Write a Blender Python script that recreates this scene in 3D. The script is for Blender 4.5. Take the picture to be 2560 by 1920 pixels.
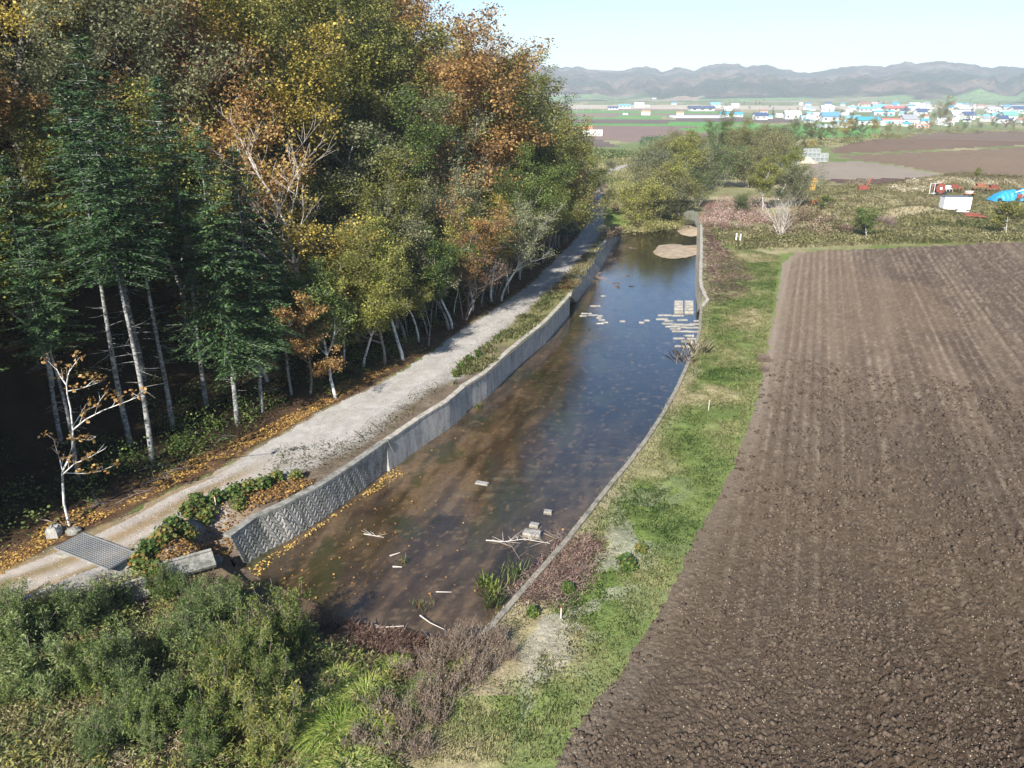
import bpy, math, random
import numpy as np
from mathutils import Vector, Matrix
R = math.radians
scene = bpy.context.scene
for o in list(bpy.data.objects): bpy.data.objects.remove(o)
COL = scene.collection

# ------------------------------------------------------------------ camera
F = 1948.0; PITCH = R(20.67); CAMH = 22.0
cd = bpy.data.cameras.new('camera'); cam = bpy.data.objects.new('camera', cd); COL.objects.link(cam)
cam.location = (0, 0, CAMH); cam.rotation_euler = (R(90) - PITCH, 0, 0)
cd.sensor_fit = 'HORIZONTAL'; cd.sensor_width = 36; cd.lens = 36 * F / 2560
cd.clip_start = 0.5; cd.clip_end = 60000
scene.camera = cam
# ------------------------------------------------------------------ light
SUN_EL, SUN_BEAR = 35.0, 21.0          # light travels towards bearing 17 deg right of forward
w = bpy.data.worlds.new('World'); scene.world = w; w.use_nodes = True
nt = w.node_tree; bg = nt.nodes['Background']
sky = nt.nodes.new('ShaderNodeTexSky'); sky.sky_type = 'NISHITA'; sky.sun_disc = False
sky.sun_elevation = R(SUN_EL); sky.sun_rotation = R(180 + SUN_BEAR)
sky.altitude = 0; sky.air_density = 1.0; sky.dust_density = 0.2; sky.ozone_density = 5.5
nt.links.new(sky.outputs[0], bg.inputs[0]); bg.inputs[1].default_value = 0.082
sd = bpy.data.lights.new('sun', 'SUN'); sd.energy = 5.0; sd.angle = R(0.5); sd.color = (1.0, 0.955, 0.88)
sun = bpy.data.objects.new('sun', sd); COL.objects.link(sun)
tr = Vector((math.sin(R(SUN_BEAR)) * math.cos(R(SUN_EL)), math.cos(R(SUN_BEAR)) * math.cos(R(SUN_EL)), -math.sin(R(SUN_EL))))
sun.rotation_euler = tr.to_track_quat('-Z', 'Y').to_euler()
scene.view_settings.view_transform = 'Standard'; scene.view_settings.look = 'None'
scene.view_settings.exposure = 1.12; scene.view_settings.gamma = 1
scene.render.engine = 'CYCLES'
scene.cycles.max_bounces = 5; scene.cycles.diffuse_bounces = 2; scene.cycles.transmission_bounces = 2
scene.cycles.glossy_bounces = 2; scene.cycles.transparent_max_bounces = 6; scene.cycles.volume_bounces = 0

# ------------------------------------------------------------------ numpy noise
def hsh(ix, iy, s=0):
    ix = ix.astype(np.int64); iy = iy.astype(np.int64)
    n = (ix * 374761393 + iy * 668265263 + s * 2147483647 + 1013904223) & 0xffffffff
    n = ((n ^ (n >> 13)) * 1274126177) & 0xffffffff
    n = ((n ^ (n >> 16)) * 2246822519) & 0xffffffff
    return ((n ^ (n >> 15)) & 0xffffff) / float(0xffffff)
def vnoise(x, y, s=0):
    x = np.asarray(x, float); y = np.asarray(y, float)
    ix = np.floor(x); iy = np.floor(y); fx = x - ix; fy = y - iy
    fx = fx * fx * (3 - 2 * fx); fy = fy * fy * (3 - 2 * fy)
    a = hsh(ix, iy, s); b = hsh(ix + 1, iy, s); c = hsh(ix, iy + 1, s); d = hsh(ix + 1, iy + 1, s)
    return (a * (1 - fx) + b * fx) * (1 - fy) + (c * (1 - fx) + d * fx) * fy
def fbm(x, y, o=4, s=0):
    t = 0; a = .5; f = 1
    for i in range(o):
        t = t + a * vnoise(x * f, y * f, s + i); a *= .5; f *= 2.03
    return t / (1 - .5 ** o)
def worley(x, y, s=0):
    ix = np.floor(x); iy = np.floor(y); best = np.full(np.shape(x), 9.0); idv = np.zeros(np.shape(x))
    for dx in (-1, 0, 1):
        for dy in (-1, 0, 1):
            cx = ix + dx; cy = iy + dy
            px = cx + hsh(cx, cy, s); py = cy + hsh(cx, cy, s + 7)
            d = (px - x) ** 2 + (py - y) ** 2
            m = d < best; best = np.where(m, d, best); idv = np.where(m, hsh(cx, cy, s + 3), idv)
    return np.sqrt(best), idv
def sst(a, b, x):
    t = np.clip((np.asarray(x, float) - a) / (b - a), 0, 1); return t * t * (3 - 2 * t)
def mix(a, b, t): t = np.asarray(t)[..., None]; return np.asarray(a) * (1 - t) + np.asarray(b) * t

# ------------------------------------------------------------------ surveying the site: a pixel of the photo (2560 wide) -> a point on the ground
S_, C_ = math.sin(PITCH), math.cos(PITCH)
def ray(px, py):
    v = (py - 960) / F; return ((px - 1280) / F, C_ - v * S_, -S_ - v * C_)
def P(px, py, z=0.0):
    d = ray(px, py); t = (z - CAMH) / d[2]; return (d[0] * t, d[1] * t)
def PP(pts, z=0.0): return [P(a, b, z) for a, b in pts]
def k2(pts): return [(a * 1.15732, b * 1.15732) for a, b in pts]
ROADL = PP([(-900, 1700), (0, 1426), (87, 1391), (165, 1362), (243, 1325), (325, 1284), (430, 1228), (499, 1200), (700, 1093), (790, 1035), (845, 1010), (931, 970), (1007, 927), (1069, 887), (1119, 851), (1170, 815), (1235, 775), (1293, 735), (1336, 702), (1387, 652), (1438, 601), (1464, 564), (1474, 540), (1470, 520), (1468, 505), (1471, 484), (1477, 463), (1481, 446), (1508, 425), (1541, 416), (1580, 408)])
ROADR = PP([(-700, 1860), (0, 1517), (87, 1482), (195, 1434), (269, 1408), (317, 1389), (347, 1361), (417, 1330), (477, 1298), (534, 1258), (642, 1204), (874, 1093), (931, 1042), (1004, 995), (1047, 967), (1090, 945), (1120, 916), (1163, 880), (1199, 847), (1235, 818), (1279, 789), (1329, 746), (1380, 702), (1420, 655), (1467, 605), (1496, 569), (1512, 545), (1508, 520), (1501, 500), (1506, 484), (1498, 473), (1504, 457), (1517, 441), (1541, 430), (1580, 417)])
def fn(poly):
    a = sorted(poly, key=lambda p: p[1]); xs = np.array([p[0] for p in a]); ys = np.array([p[1] for p in a])
    return lambda y: np.interp(y, ys, xs)
xl_road = fn(ROADL); xr_road = fn(ROADR)
T1 = [(575, 1340), (640, 1293), (712, 1261), (803, 1213), (885, 1160), (966, 1103)]
B1 = [(612, 1412), (680, 1372), (738, 1343), (820, 1288), (900, 1230), (990, 1157)]
T2 = [(966, 1103), (1054, 1042), (1119, 1003), (1163, 966), (1221, 930), (1279, 876), (1322, 840), (1365, 807), (1409, 760), (1427, 739)]
T3 = [(1427, 737), (1440, 703), (1468, 664), (1496, 622), (1512, 606), (1524, 590)]
B3 = [(1443, 752), (1465, 728), (1494, 690), (1522, 640), (1541, 608), (1560, 585)]
RW = [(1190, 1595), (1221, 1564), (1282, 1495), (1351, 1417), (1412, 1348), (1481, 1261), (1529, 1200), (1560, 1165), (1610, 1100), (1653, 1035), (1689, 970), (1718, 905), (1736, 860), (1747, 825), (1749, 789), (1751, 762)]
RW3 = [(1752, 764), (1766, 748), (1758, 735), (1751, 717), (1748, 700), (1750, 650), (1751, 610), (1751, 561)]
RB3 = [(1742, 776), (1741, 762), (1738, 735), (1737, 712), (1737, 695), (1738, 650), (1740, 610), (1741, 561)]
ZT, ZB, ZW = 0.12, -2.15, -2.10
LT = PP(T1 + T2[1:] + T3[1:], ZT); RT = PP(RW + RW3[2:], ZT)
xl_ch = fn(LT); xr_ch = fn(RT)
NEAR = PP([(1190, 1596), (1156, 1599), (1069, 1595), (1004, 1569), (891, 1560), (808, 1521), (720, 1480), (640, 1440), (575, 1400)], ZW)
FAR = PP([(1545, 592), (1563, 583), (1600, 580), (1653, 577), (1700, 566), (1712, 556), (1720, 552), (1741, 556)], ZW)
FIELD = PP(k2([(1100, 1800), (1190, 1659), (1250, 1560), (1330, 1470), (1430, 1310), (1500, 1170), (1560, 1060), (1610, 940), (1640, 850), (1660, 740), (1680, 640), (1690, 570), (1720, 545), (2212, 522), (2700, 502)])) + [(260, 150), (260, 2), (9, 2)]
yfar = max(p[1] for p in FAR)
def seg_dist(x, y, poly):
    best = np.full(np.shape(x), 1e9)
    for (ax, ay), (bx, by) in zip(poly[:-1], poly[1:]):
        dx, dy = bx - ax, by - ay; L = dx * dx + dy * dy + 1e-9
        t = np.clip(((x - ax) * dx + (y - ay) * dy) / L, 0, 1)
        best = np.minimum(best, np.hypot(x - ax - t * dx, y - ay - t * dy))
    return best
def inside(x, y, poly):
    c = np.zeros(np.shape(x), bool); n = len(poly)
    for i in range(n):
        x1, y1 = poly[i]; x2, y2 = poly[(i + 1) % n]
        if y1 == y2: continue
        m = ((y1 > y) != (y2 > y)) & (x < (x2 - x1) * (y - y1) / (y2 - y1) + x1); c ^= m
    return c
DITCH = PP([(318, 1418), (350, 1480), (400, 1560), (440, 1650), (430, 1740), (540, 1790), (640, 1900), (640, 2100)], -1.0)
def height(x, y):
    x = np.asarray(x, float); y = np.asarray(y, float)
    d = (xl_road(np.clip(y, -20, 240)) - x) * .93
    hill = np.clip(d - 8, 0, None); hill = 52 * (1 - np.exp(-hill * .80 / 52)) * sst(-6, 14, d - 9)
    hill = hill * (1 - sst(130, 300, y)) * sst(-160, -60, y) + .5 * sst(1.0, 5, d) * (1 - sst(180, 230, y))
    z = hill
    # low ground at the near end of the basin
    bx, by = RT[0]; sb = R(29)
    dA = -((x - bx) * math.cos(sb) - (y - by) * math.sin(sb))
    low = sst(.1, 3.2, dA) * sst(1.0, 5.0, x - xr_road(y)) * (1 - sst(33.0, 36.5, y))
    dn = seg_dist(x, y, NEAR)
    low = np.maximum(low, (1 - sst(.4, 2.6, seg_dist(x, y, NEAR[4:]))) * (dA > 1))
    z = z - low * (2.08 - 1.0 * sst(1.0, 7.0, dn) - .5 * sst(6, 16, dn))
    dd = seg_dist(x, y, DITCH)
    z = z - 1.0 * (1 - sst(.3, 2.0, dd)) * (1 - .6 * low) * sst(.1, 1.0, x - xr_road(y))
    # bank behind the basin
    df = seg_dist(x, y, FAR)
    lat = sst(.2, 2.5, x - xl_ch(np.clip(y, 0, 136))) * (1 - sst(-.8, .2, x - xr_ch(y)))
    z = z - 2.06 * lat * (1 - sst(.6, 9, df)) * (y > 118)
    # the valley floor lies lower
    rr = np.hypot(x, y); st = 250 + 150 * sst(50, 150, x)
    z = z - 12 * sst(st, st + 300, rr)
    # weedy mound on the right
    mx, my = P(2290, 545)
    z = z + 2.2 * np.exp(-(((x - mx) / 7.5) ** 2 + ((y - my) / 6.0) ** 2))
    return z
def G(px, py):
    d = ray(px, py)
    if d[2] > -.004: d = (d[0], d[1], -.004)
    ts = np.geomspace(12, 6000, 1400); hz = CAMH + d[2] * ts - height(d[0] * ts, d[1] * ts)
    i = int(np.argmax(hz < 0)); 
    if i == 0: t = ts[-1]
    else:
        a, b = hz[i - 1], hz[i]; t = ts[i - 1] + (ts[i] - ts[i - 1]) * a / (a - b)
    x, y = d[0] * t, d[1] * t
    return Vector((x, y, float(height(x, y))))
def hz(x, y): return float(height(x, y))

# ------------------------------------------------------------------ object helpers
def tag(o, label=None, cat=None, group=None, kind=None):
    if label: o['label'] = label
    if cat: o['category'] = cat
    if group: o['group'] = group
    if kind: o['kind'] = kind
    return o
def mesh_np(name, V, Fc, mat, parent=None, attrs=None, smooth=False, cols=None):
    V = np.asarray(V, np.float32); Fc = np.asarray(Fc, np.int32); k = Fc.shape[1]
    me = bpy.data.meshes.new(name)
    me.vertices.add(len(V)); me.vertices.foreach_set('co', V.ravel())
    me.loops.add(Fc.size); me.loops.foreach_set('vertex_index', Fc.ravel())
    me.polygons.add(len(Fc)); me.polygons.foreach_set('loop_start', np.arange(0, Fc.size, k, dtype=np.int32))
    if smooth: me.polygons.foreach_set('use_smooth', np.ones(len(Fc), bool))
    for n, a in (attrs or {}).items():
        at = me.attributes.new(n, 'FLOAT', 'POINT'); at.data.foreach_set('value', np.asarray(a, np.float32))
    if cols is not None:
        at = me.attributes.new('Col', 'FLOAT_COLOR', 'POINT')
        at.data.foreach_set('color', np.concatenate([cols, np.ones((len(cols), 1))], 1).astype(np.float32).ravel())
    me.update(calc_edges=True)
    if mat: me.materials.append(mat)
    o = bpy.data.objects.new(name, me); COL.objects.link(o)
    if parent: o.parent = parent
    return o
class MB:
    def __init__(s): s.v = []; s.f = []; s.a = []
    def add(s, vs, fs, a=.5):
        n = len(s.v); s.v += [tuple(v) for v in vs]; s.f += [tuple(n + i for i in f) for f in fs]; s.a += [a] * len(vs); return s
    def box(s, c, d, rz=0, a=.5, taper=1.0):
        hx, hy, h = d[0] / 2, d[1] / 2, d[2] / 2; vs = []
        for dz, q in ((-h, 1), (h, taper)):
            for dx, dy in ((-hx, -hy), (hx, -hy), (hx, hy), (-hx, hy)):
                X, Y = dx * q, dy * q; vs.append((c[0] + X * math.cos(rz) - Y * math.sin(rz), c[1] + X * math.sin(rz) + Y * math.cos(rz), c[2] + dz))
        return s.add(vs, [(3, 2, 1, 0), (4, 5, 6, 7), (0, 1, 5, 4), (1, 2, 6, 5), (2, 3, 7, 6), (3, 0, 4, 7)], a)
    def tube(s, pts, rads, k=6, cap=True, a=.5):
        pts = [Vector(p) for p in pts]; vs = []; n = len(pts)
        for i, p in enumerate(pts):
            d = (pts[min(i + 1, n - 1)] - pts[max(i - 1, 0)]).normalized()
            u = d.cross(Vector((.31, .17, .93)) if abs(d.z) < .9 else Vector((1, 0, 0))).normalized(); v = d.cross(u)
            for j in range(k):
                t = 2 * math.pi * j / k; vs.append(p + (u * math.cos(t) + v * math.sin(t)) * rads[i])
        fs = [(i * k + j, i * k + (j + 1) % k, (i + 1) * k + (j + 1) % k, (i + 1) * k + j) for i in range(n - 1) for j in range(k)]
        if cap: fs += [tuple(range(k))[::-1], tuple(range((n - 1) * k, n * k))]
        return s.add(vs, fs, a)
    def disc(s, c, ax, r, wd, k=16, a=.5):
        c = Vector(c); ax = Vector(ax).normalized(); return s.tube([c - ax * wd / 2, c + ax * wd / 2], [r, r], k, True, a)
    def build(s, name, mat, parent=None, smooth=False):
        me = bpy.data.meshes.new(name); me.from_pydata([tuple(v) for v in s.v], [], s.f)
        at = me.attributes.new('v', 'FLOAT', 'POINT'); at.data.foreach_set('value', np.asarray(s.a, np.float32))
        if smooth: me.polygons.foreach_set('use_smooth', np.ones(len(me.polygons), bool))
        me.update(); me.materials.append(mat)
        o = bpy.data.objects.new(name, me); COL.objects.link(o)
        if parent: o.parent = parent
        return o
def empty(name, loc, rz=0, label=None, cat=None, group=None):
    o = bpy.data.objects.new(name, None); COL.objects.link(o); o.location = loc; o.rotation_euler = (0, 0, rz)
    o.empty_display_size = .3
    return tag(o, label, cat, group)
def kids(o): return [c for c in KID.get(o.name, [])]
KID = {}
KIND = [None]
def reg(root, *parts):
    KID[root.name] = list(parts); return root
def dup(root, loc, rz=0, sc=1.0, label=None, group=None, mats=None, cat=None, sz=None):
    r = root.copy(); COL.objects.link(r); r.location = loc; r.rotation_euler = (0, 0, rz)
    if KIND[0]: r.name = KIND[0]
    r.scale = (sc, sc, sc * (sz or 1)) if not isinstance(sc, tuple) else sc
    if label: r['label'] = label
    if group: r['group'] = group
    elif 'group' in r: del r['group']
    if cat: r['category'] = cat
    ks = []
    for i, ch in enumerate(KID.get(root.name, [])):
        c = ch.copy(); COL.objects.link(c); c.parent = r; ks.append(c)
        if mats and mats.get(ch.name.split('.')[0]):
            c.material_slots[0].link = 'OBJECT'; c.material_slots[0].material = mats[ch.name.split('.')[0]]
    KID[r.name] = ks
    return r

# ------------------------------------------------------------------ materials
def newmat(name):
    m = bpy.data.materials.new(name); m.use_nodes = True; n = m.node_tree.nodes; n.clear(); return m, n, m.node_tree.links
def N(n, t, **kw):
    x = n.new(t)
    for k, v in kw.items():
        if isinstance(k, str) and hasattr(x, k): setattr(x, k, v)
    return x
def ramp(n, stops, interp='LINEAR'):
    r = n.new('ShaderNodeValToRGB'); r.color_ramp.interpolation = interp
    while len(r.color_ramp.elements) < len(stops): r.color_ramp.elements.new(.5)
    for e, (p, c) in zip(r.color_ramp.elements, stops): e.position = p; e.color = (*c, 1)
    return r
def solid(name, c, rough=.6, metal=0, var=.12, scale=3.0, bump=0.0, spec=.4):
    m, n, L = newmat(name); out = n.new('ShaderNodeOutputMaterial'); b = n.new('ShaderNodeBsdfPrincipled')
    b.inputs['Roughness'].default_value = rough; b.inputs['Metallic'].default_value = metal; b.inputs['Specular IOR Level'].default_value = spec
    tc = n.new('ShaderNodeTexCoord'); no = n.new('ShaderNodeTexNoise'); no.inputs['Scale'].default_value = scale; no.inputs['Detail'].default_value = 5
    L.new(tc.outputs['Object'], no.inputs[0])
    r = ramp(n, [(.25, tuple(x * (1 - var) for x in c)), (.75, tuple(min(1, x * (1 + var)) for x in c))]); L.new(no.outputs[0], r.inputs[0])
    L.new(r.outputs[0], b.inputs[0]); L.new(b.outputs[0], out.inputs[0])
    if bump:
        bp = n.new('ShaderNodeBump'); bp.inputs['Strength'].default_value = bump; bp.inputs['Distance'].default_value = .05; L.new(no.outputs[0], bp.inputs['Height']); L.new(bp.outputs[0], b.inputs['Normal'])
    return m
def foliage(name, stops, trans=.35, orand=.35):
    m, n, L = newmat(name); out = n.new('ShaderNodeOutputMaterial')
    at = n.new('ShaderNodeAttribute'); at.attribute_name = 'v'; r = ramp(n, stops)
    oi = n.new('ShaderNodeObjectInfo')
    ad = n.new('ShaderNodeMath'); ad.operation = 'MULTIPLY_ADD'; ad.inputs[1].default_value = orand; ad.inputs[2].default_value = -orand / 2; L.new(oi.outputs['Random'], ad.inputs[0])
    a2 = n.new('ShaderNodeMath'); a2.operation = 'ADD'; a2.use_clamp = True; L.new(at.outputs['Fac'], a2.inputs[0]); L.new(ad.outputs[0], a2.inputs[1]); L.new(a2.outputs[0], r.inputs[0])
    df = n.new('ShaderNodeBsdfPrincipled'); df.inputs['Roughness'].default_value = .55; df.inputs['Specular IOR Level'].default_value = .25
    tl = n.new('ShaderNodeBsdfTranslucent'); mx = n.new('ShaderNodeMixShader'); mx.inputs[0].default_value = trans
    L.new(r.outputs[0], df.inputs[0]); L.new(r.outputs[0], tl.inputs[0]); L.new(df.outputs[0], mx.inputs[1]); L.new(tl.outputs[0], mx.inputs[2]); L.new(mx.outputs[0], out.inputs[0])
    return m
def earth(name, fine=(6, .35), bump=(8.0, .5, .06), rough=.95, flecks=None, tint=None):
    """vertex colour 'Col' times fine procedural noise, bump; optional pale straw flecks"""
    m, n, L = newmat(name); out = n.new('ShaderNodeOutputMaterial'); b = n.new('ShaderNodeBsdfPrincipled')
    b.inputs['Roughness'].default_value = rough; b.inputs['Specular IOR Level'].default_value = .02 if rough > .9 else .3
    at = n.new('ShaderNodeAttribute'); at.attribute_name = 'Col'
    ge = n.new('ShaderNodeNewGeometry')
    no = n.new('ShaderNodeTexNoise'); no.inputs['Scale'].default_value = fine[0]; no.inputs['Detail'].default_value = 6; no.inputs['Roughness'].default_value = .7; L.new(ge.outputs['Position'], no.inputs[0])
    mr = n.new('ShaderNodeMapRange'); mr.inputs[1].default_value = .25; mr.inputs[2].default_value = .75; mr.inputs[3].default_value = 1 - fine[1]; mr.inputs[4].default_value = 1 + fine[1]; L.new(no.outputs[0], mr.inputs[0])
    vm = n.new('ShaderNodeVectorMath'); vm.operation = 'SCALE'; L.new(at.outputs['Color'], vm.inputs[0]); L.new(mr.outputs[0], vm.inputs['Scale'])
    col = vm.outputs[0]
    if flecks:
        sc, thr, fc = flecks
        vo = n.new('ShaderNodeTexVoronoi'); vo.inputs['Scale'].default_value = sc; L.new(ge.outputs['Position'], vo.inputs['Vector'])
        lt = n.new('ShaderNodeMath'); lt.operation = 'LESS_THAN'; L.new(vo.outputs['Distance'], lt.inputs[0])
        n2 = n.new('ShaderNodeTexNoise'); n2.inputs['Scale'].default_value = .9; n2.inputs['Detail'].default_value = 3; L.new(ge.outputs['Position'], n2.inputs[0])
        m2 = n.new('ShaderNodeMapRange'); m2.inputs[1].default_value = .35; m2.inputs[2].default_value = .7; m2.inputs[3].default_value = thr * .3; m2.inputs[4].default_value = thr * 1.5; L.new(n2.outputs[0], m2.inputs[0])
        L.new(m2.outputs[0], lt.inputs[1])
        mx = n.new('ShaderNodeMix'); mx.data_type = 'RGBA'; L.new(lt.outputs[0], mx.inputs[0]); L.new(col, mx.inputs[6]); mx.inputs[7].default_value = (*fc, 1); col = mx.outputs[2]
    L.new(col, b.inputs[0])
    nb = n.new('ShaderNodeTexNoise'); nb.inputs['Scale'].default_value = bump[0]; nb.inputs['Detail'].default_value = 5; nb.inputs['Roughness'].default_value = .65; L.new(ge.outputs['Position'], nb.inputs[0])
    bp = n.new('ShaderNodeBump'); bp.inputs['Strength'].default_value = bump[1]; bp.inputs['Distance'].default_value = bump[2]; L.new(nb.outputs[0], bp.inputs['Height']); L.new(bp.outputs[0], b.inputs['Normal'])
    L.new(b.outputs[0], out.inputs[0]); return m
def concrete(name, base=(.40, .38, .34), stain=(.16, .15, .13), vert=1.0, bump=.3):
    m, n, L = newmat(name); out = n.new('ShaderNodeOutputMaterial'); b = n.new('ShaderNodeBsdfPrincipled'); b.inputs['Roughness'].default_value = .9
    ge = n.new('ShaderNodeNewGeometry'); mp = n.new('ShaderNodeMapping'); mp.inputs['Scale'].default_value = (.8, .8, .28 * vert); L.new(ge.outputs['Position'], mp.inputs[0])
    a = n.new('ShaderNodeTexNoise'); a.inputs['Scale'].default_value = 2.2; a.inputs['Detail'].default_value = 8; a.inputs['Roughness'].default_value = .7; L.new(mp.outputs[0], a.inputs[0])
    c = n.new('ShaderNodeTexNoise'); c.inputs['Scale'].default_value = 9; c.inputs['Detail'].default_value = 6; L.new(ge.outputs['Position'], c.inputs[0])
    r = ramp(n, [(.36, stain), (.55, base), (.8, tuple(min(1, x * 1.25) for x in base))]); L.new(a.outputs[0], r.inputs[0])
    r2 = ramp(n, [(.3, (.7, .7, .7)), (.7, (1.1, 1.1, 1.1))]); L.new(c.outputs[0], r2.inputs[0])
    mx = n.new('ShaderNodeMix'); mx.data_type = 'RGBA'; mx.blend_type = 'MULTIPLY'; mx.inputs[0].default_value = 1; L.new(r.outputs[0], mx.inputs[6]); L.new(r2.outputs[0], mx.inputs[7]); L.new(mx.outputs[2], b.inputs[0])
    bp = n.new('ShaderNodeBump'); bp.inputs['Strength'].default_value = bump; bp.inputs['Distance'].default_value = .03; L.new(c.outputs[0], bp.inputs['Height']); L.new(bp.outputs[0], b.inputs['Normal'])
    L.new(b.outputs[0], out.inputs[0]); return m
def barkmat(name, a, b_, scale=(3, 3, 9), thr=.5):
    m, n, L = newmat(name); out = n.new('ShaderNodeOutputMaterial'); b = n.new('ShaderNodeBsdfPrincipled'); b.inputs['Roughness'].default_value = .9
    tc = n.new('ShaderNodeTexCoord'); mp = n.new('ShaderNodeMapping'); mp.inputs['Scale'].default_value = scale; L.new(tc.outputs['Object'], mp.inputs[0])
    no = n.new('ShaderNodeTexNoise'); no.inputs['Scale'].default_value = 1; no.inputs['Detail'].default_value = 4; L.new(mp.outputs[0], no.inputs[0])
    r = ramp(n, [(thr - .1, a), (thr + .08, b_)]); L.new(no.outputs[0], r.inputs[0]); L.new(r.outputs[0], b.inputs[0]); L.new(b.outputs[0], out.inputs[0]); return m

M = {}
M['ground'] = earth('ground', (9, .45), (7, .6, .12))
M['field'] = earth('field_soil', (14, .35), (16, .7, .06), flecks=(5.0, .10, (.42, .35, .26)))
M['road'] = earth('gravel', (11, .22), (18, .5, .03), flecks=(9.0, .18, (.62, .60, .56)))
M['farfield'] = earth('far_soil', (.6, .18), (1.5, .3, .2))
M['bed'] = earth('wet_mud', (5, .3), (6, .5, .05), rough=.55)
M['hills'] = earth('hill_woods', (.06, .6), (.045, 1.0, 22))
M['concrete'] = concrete('concrete', (.34, .325, .295), (.19, .18, .165)); M['cap'] = concrete('cap_concrete', (.42, .385, .32), (.22, .20, .16))
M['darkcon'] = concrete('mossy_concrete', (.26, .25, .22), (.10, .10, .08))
M['kerb'] = concrete('old_kerb_concrete', (.27, .24, .19), (.12, .11, .085)); M['block'] = concrete('block_concrete', (.33, .31, .275), (.10, .105, .08), bump=.6)
M['bark'] = barkmat('bark_grey', (.10, .085, .07), (.24, .215, .19))
M['birch'] = barkmat('bark_birch', (.12, .11, .10), (.62, .60, .56), (2, 2, 5), .42)
M['fir_bark'] = barkmat('bark_fir', (.08, .075, .07), (.30, .30, .285), (4, 4, 7), .5)
M['pale_twig'] = solid('pale_twigs', (.46, .41, .36), .9)
M['twig'] = solid('purple_brown_twigs', (.19, .15, .13), .9)
FOL = dict(
    olive=foliage('leaves_olive', [(0, (.045, .062, .015)), (.5, (.145, .155, .035)), (1, (.34, .31, .085))]),
    green=foliage('leaves_green', [(0, (.03, .06, .014)), (.5, (.09, .14, .03)), (1, (.25, .28, .08))]),
    yellow=foliage('leaves_yellow', [(0, (.14, .105, .02)), (.5, (.36, .27, .05)), (1, (.62, .50, .13))]),
    lime=foliage('leaves_lime', [(0, (.09, .105, .02)), (.5, (.25, .26, .055)), (1, (.52, .48, .14))]),
    orange=foliage('leaves_orange', [(0, (.13, .065, .022)), (.5, (.32, .18, .06)), (1, (.54, .37, .14))]),
    rust=foliage('leaves_rust', [(0, (.08, .04, .027)), (.5, (.20, .11, .065)), (1, (.35, .23, .14))]),
    grey=foliage('leaves_grey_green', [(0, (.06, .07, .03)), (.5, (.16, .17, .08)), (1, (.32, .31, .165))]),
    fir=foliage('needles', [(0, (.016, .036, .014)), (.5, (.040, .088, .030)), (1, (.12, .185, .065))], .15, .2),
    willow=foliage('leaves_willow', [(0, (.035, .065, .02)), (.5, (.125, .18, .05)), (1, (.33, .36, .15))]),
    ywillow=foliage('leaves_willow_yellow', [(0, (.045, .08, .018)), (.5, (.14, .18, .04)), (1, (.36, .32, .085))]),
    knot=foliage('leaves_knotweed', [(0, (.03, .065, .018)), (.5, (.085, .15, .035)), (.8, (.22, .22, .06)), (1, (.30, .15, .05))]),
    sedge=foliage('sedge_blades', [(0, (.10, .18, .025)), (.5, (.26, .34, .06)), (1, (.52, .50, .18))]),
    grass=foliage('grass_blades', [(0, (.055, .11, .025)), (.4, (.165, .205, .065)), (.7, (.32, .30, .135)), (1, (.48, .42, .24))], .3, .0),
    straw=foliage('straw', [(0, (.22, .17, .09)), (.5, (.42, .35, .21)), (1, (.78, .70, .52))], .3, 0),
    deadweed=foliage('dead_weeds', [(0, (.065, .042, .026)), (.5, (.18, .125, .078)), (1, (.37, .29, .19))], .2, 0),
    redweed=foliage('red_dead_stems', [(0, (.12, .06, .045)), (.5, (.27, .155, .12)), (1, (.48, .35, .28))], .2, .2),
    alder=foliage('leaves_alder', [(0, (.07, .08, .022)), (.5, (.19, .185, .06)), (1, (.38, .34, .14))]),
    alder2=foliage('leaves_alder_green', [(0, (.05, .08, .022)), (.5, (.13, .165, .05)), (1, (.28, .29, .11))]),
    strawweed=foliage('straw_weeds', [(0, (.09, .09, .03)), (.5, (.215, .195, .08)), (1, (.38, .335, .18))], .25, .25),
    pinkweed=foliage('pink_dead_stems', [(0, (.17, .085, .065)), (.5, (.36, .225, .185)), (1, (.60, .47, .40))], .25, .1),
    litter=foliage('fallen_leaves', [(0, (.10, .045, .02)), (.5, (.30, .16, .05)), (1, (.55, .38, .10))], .1, 0),
)
# ------------------------------------------------------------------ the terrain grid, cut into ground, road, fields
ang = np.concatenate([np.arange(-180, -44, 4.0), np.arange(-44, 44.01, .082), np.arange(48, 181, 4.0)]); ang[-1] = 180
dep = np.concatenate([np.arange(56.0, 8, -.10), np.geomspace(8, .45, 330)]) if False else None
rads = [3.0, 8.0, 14.0]; r_ = 17.0
while r_ < 2900:
    rads.append(r_); r_ += max(.05, r_ * r_ / (CAMH * 779) * (1.0 if r_ < 90 else 1.25))
    if r_ > 900: r_ += 4
rads += [2900, 4500, 9000, 22000]
rads = np.array(rads); A, RR = np.meshgrid(np.radians(ang), rads)
GX = RR * np.sin(A); GY = RR * np.cos(A)
na, nr = len(ang), len(rads)
print('grid', na, nr, na * nr)
GZ = height(GX, GY)
idx = np.arange(na * nr).reshape(nr, na)
Q = np.stack([idx[:-1, :-1], idx[:-1, 1:], idx[1:, 1:], idx[1:, :-1]], -1).reshape(-1, 4)
gx, gy, gz = GX.ravel(), GY.ravel(), GZ.ravel()
cx = gx[Q].mean(1); cy = gy[Q].mean(1)
wob = (fbm(cx * 1.2, cy * 1.2, 3, 5) - .5) * .9
zone = np.zeros(len(Q), np.int32)
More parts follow.
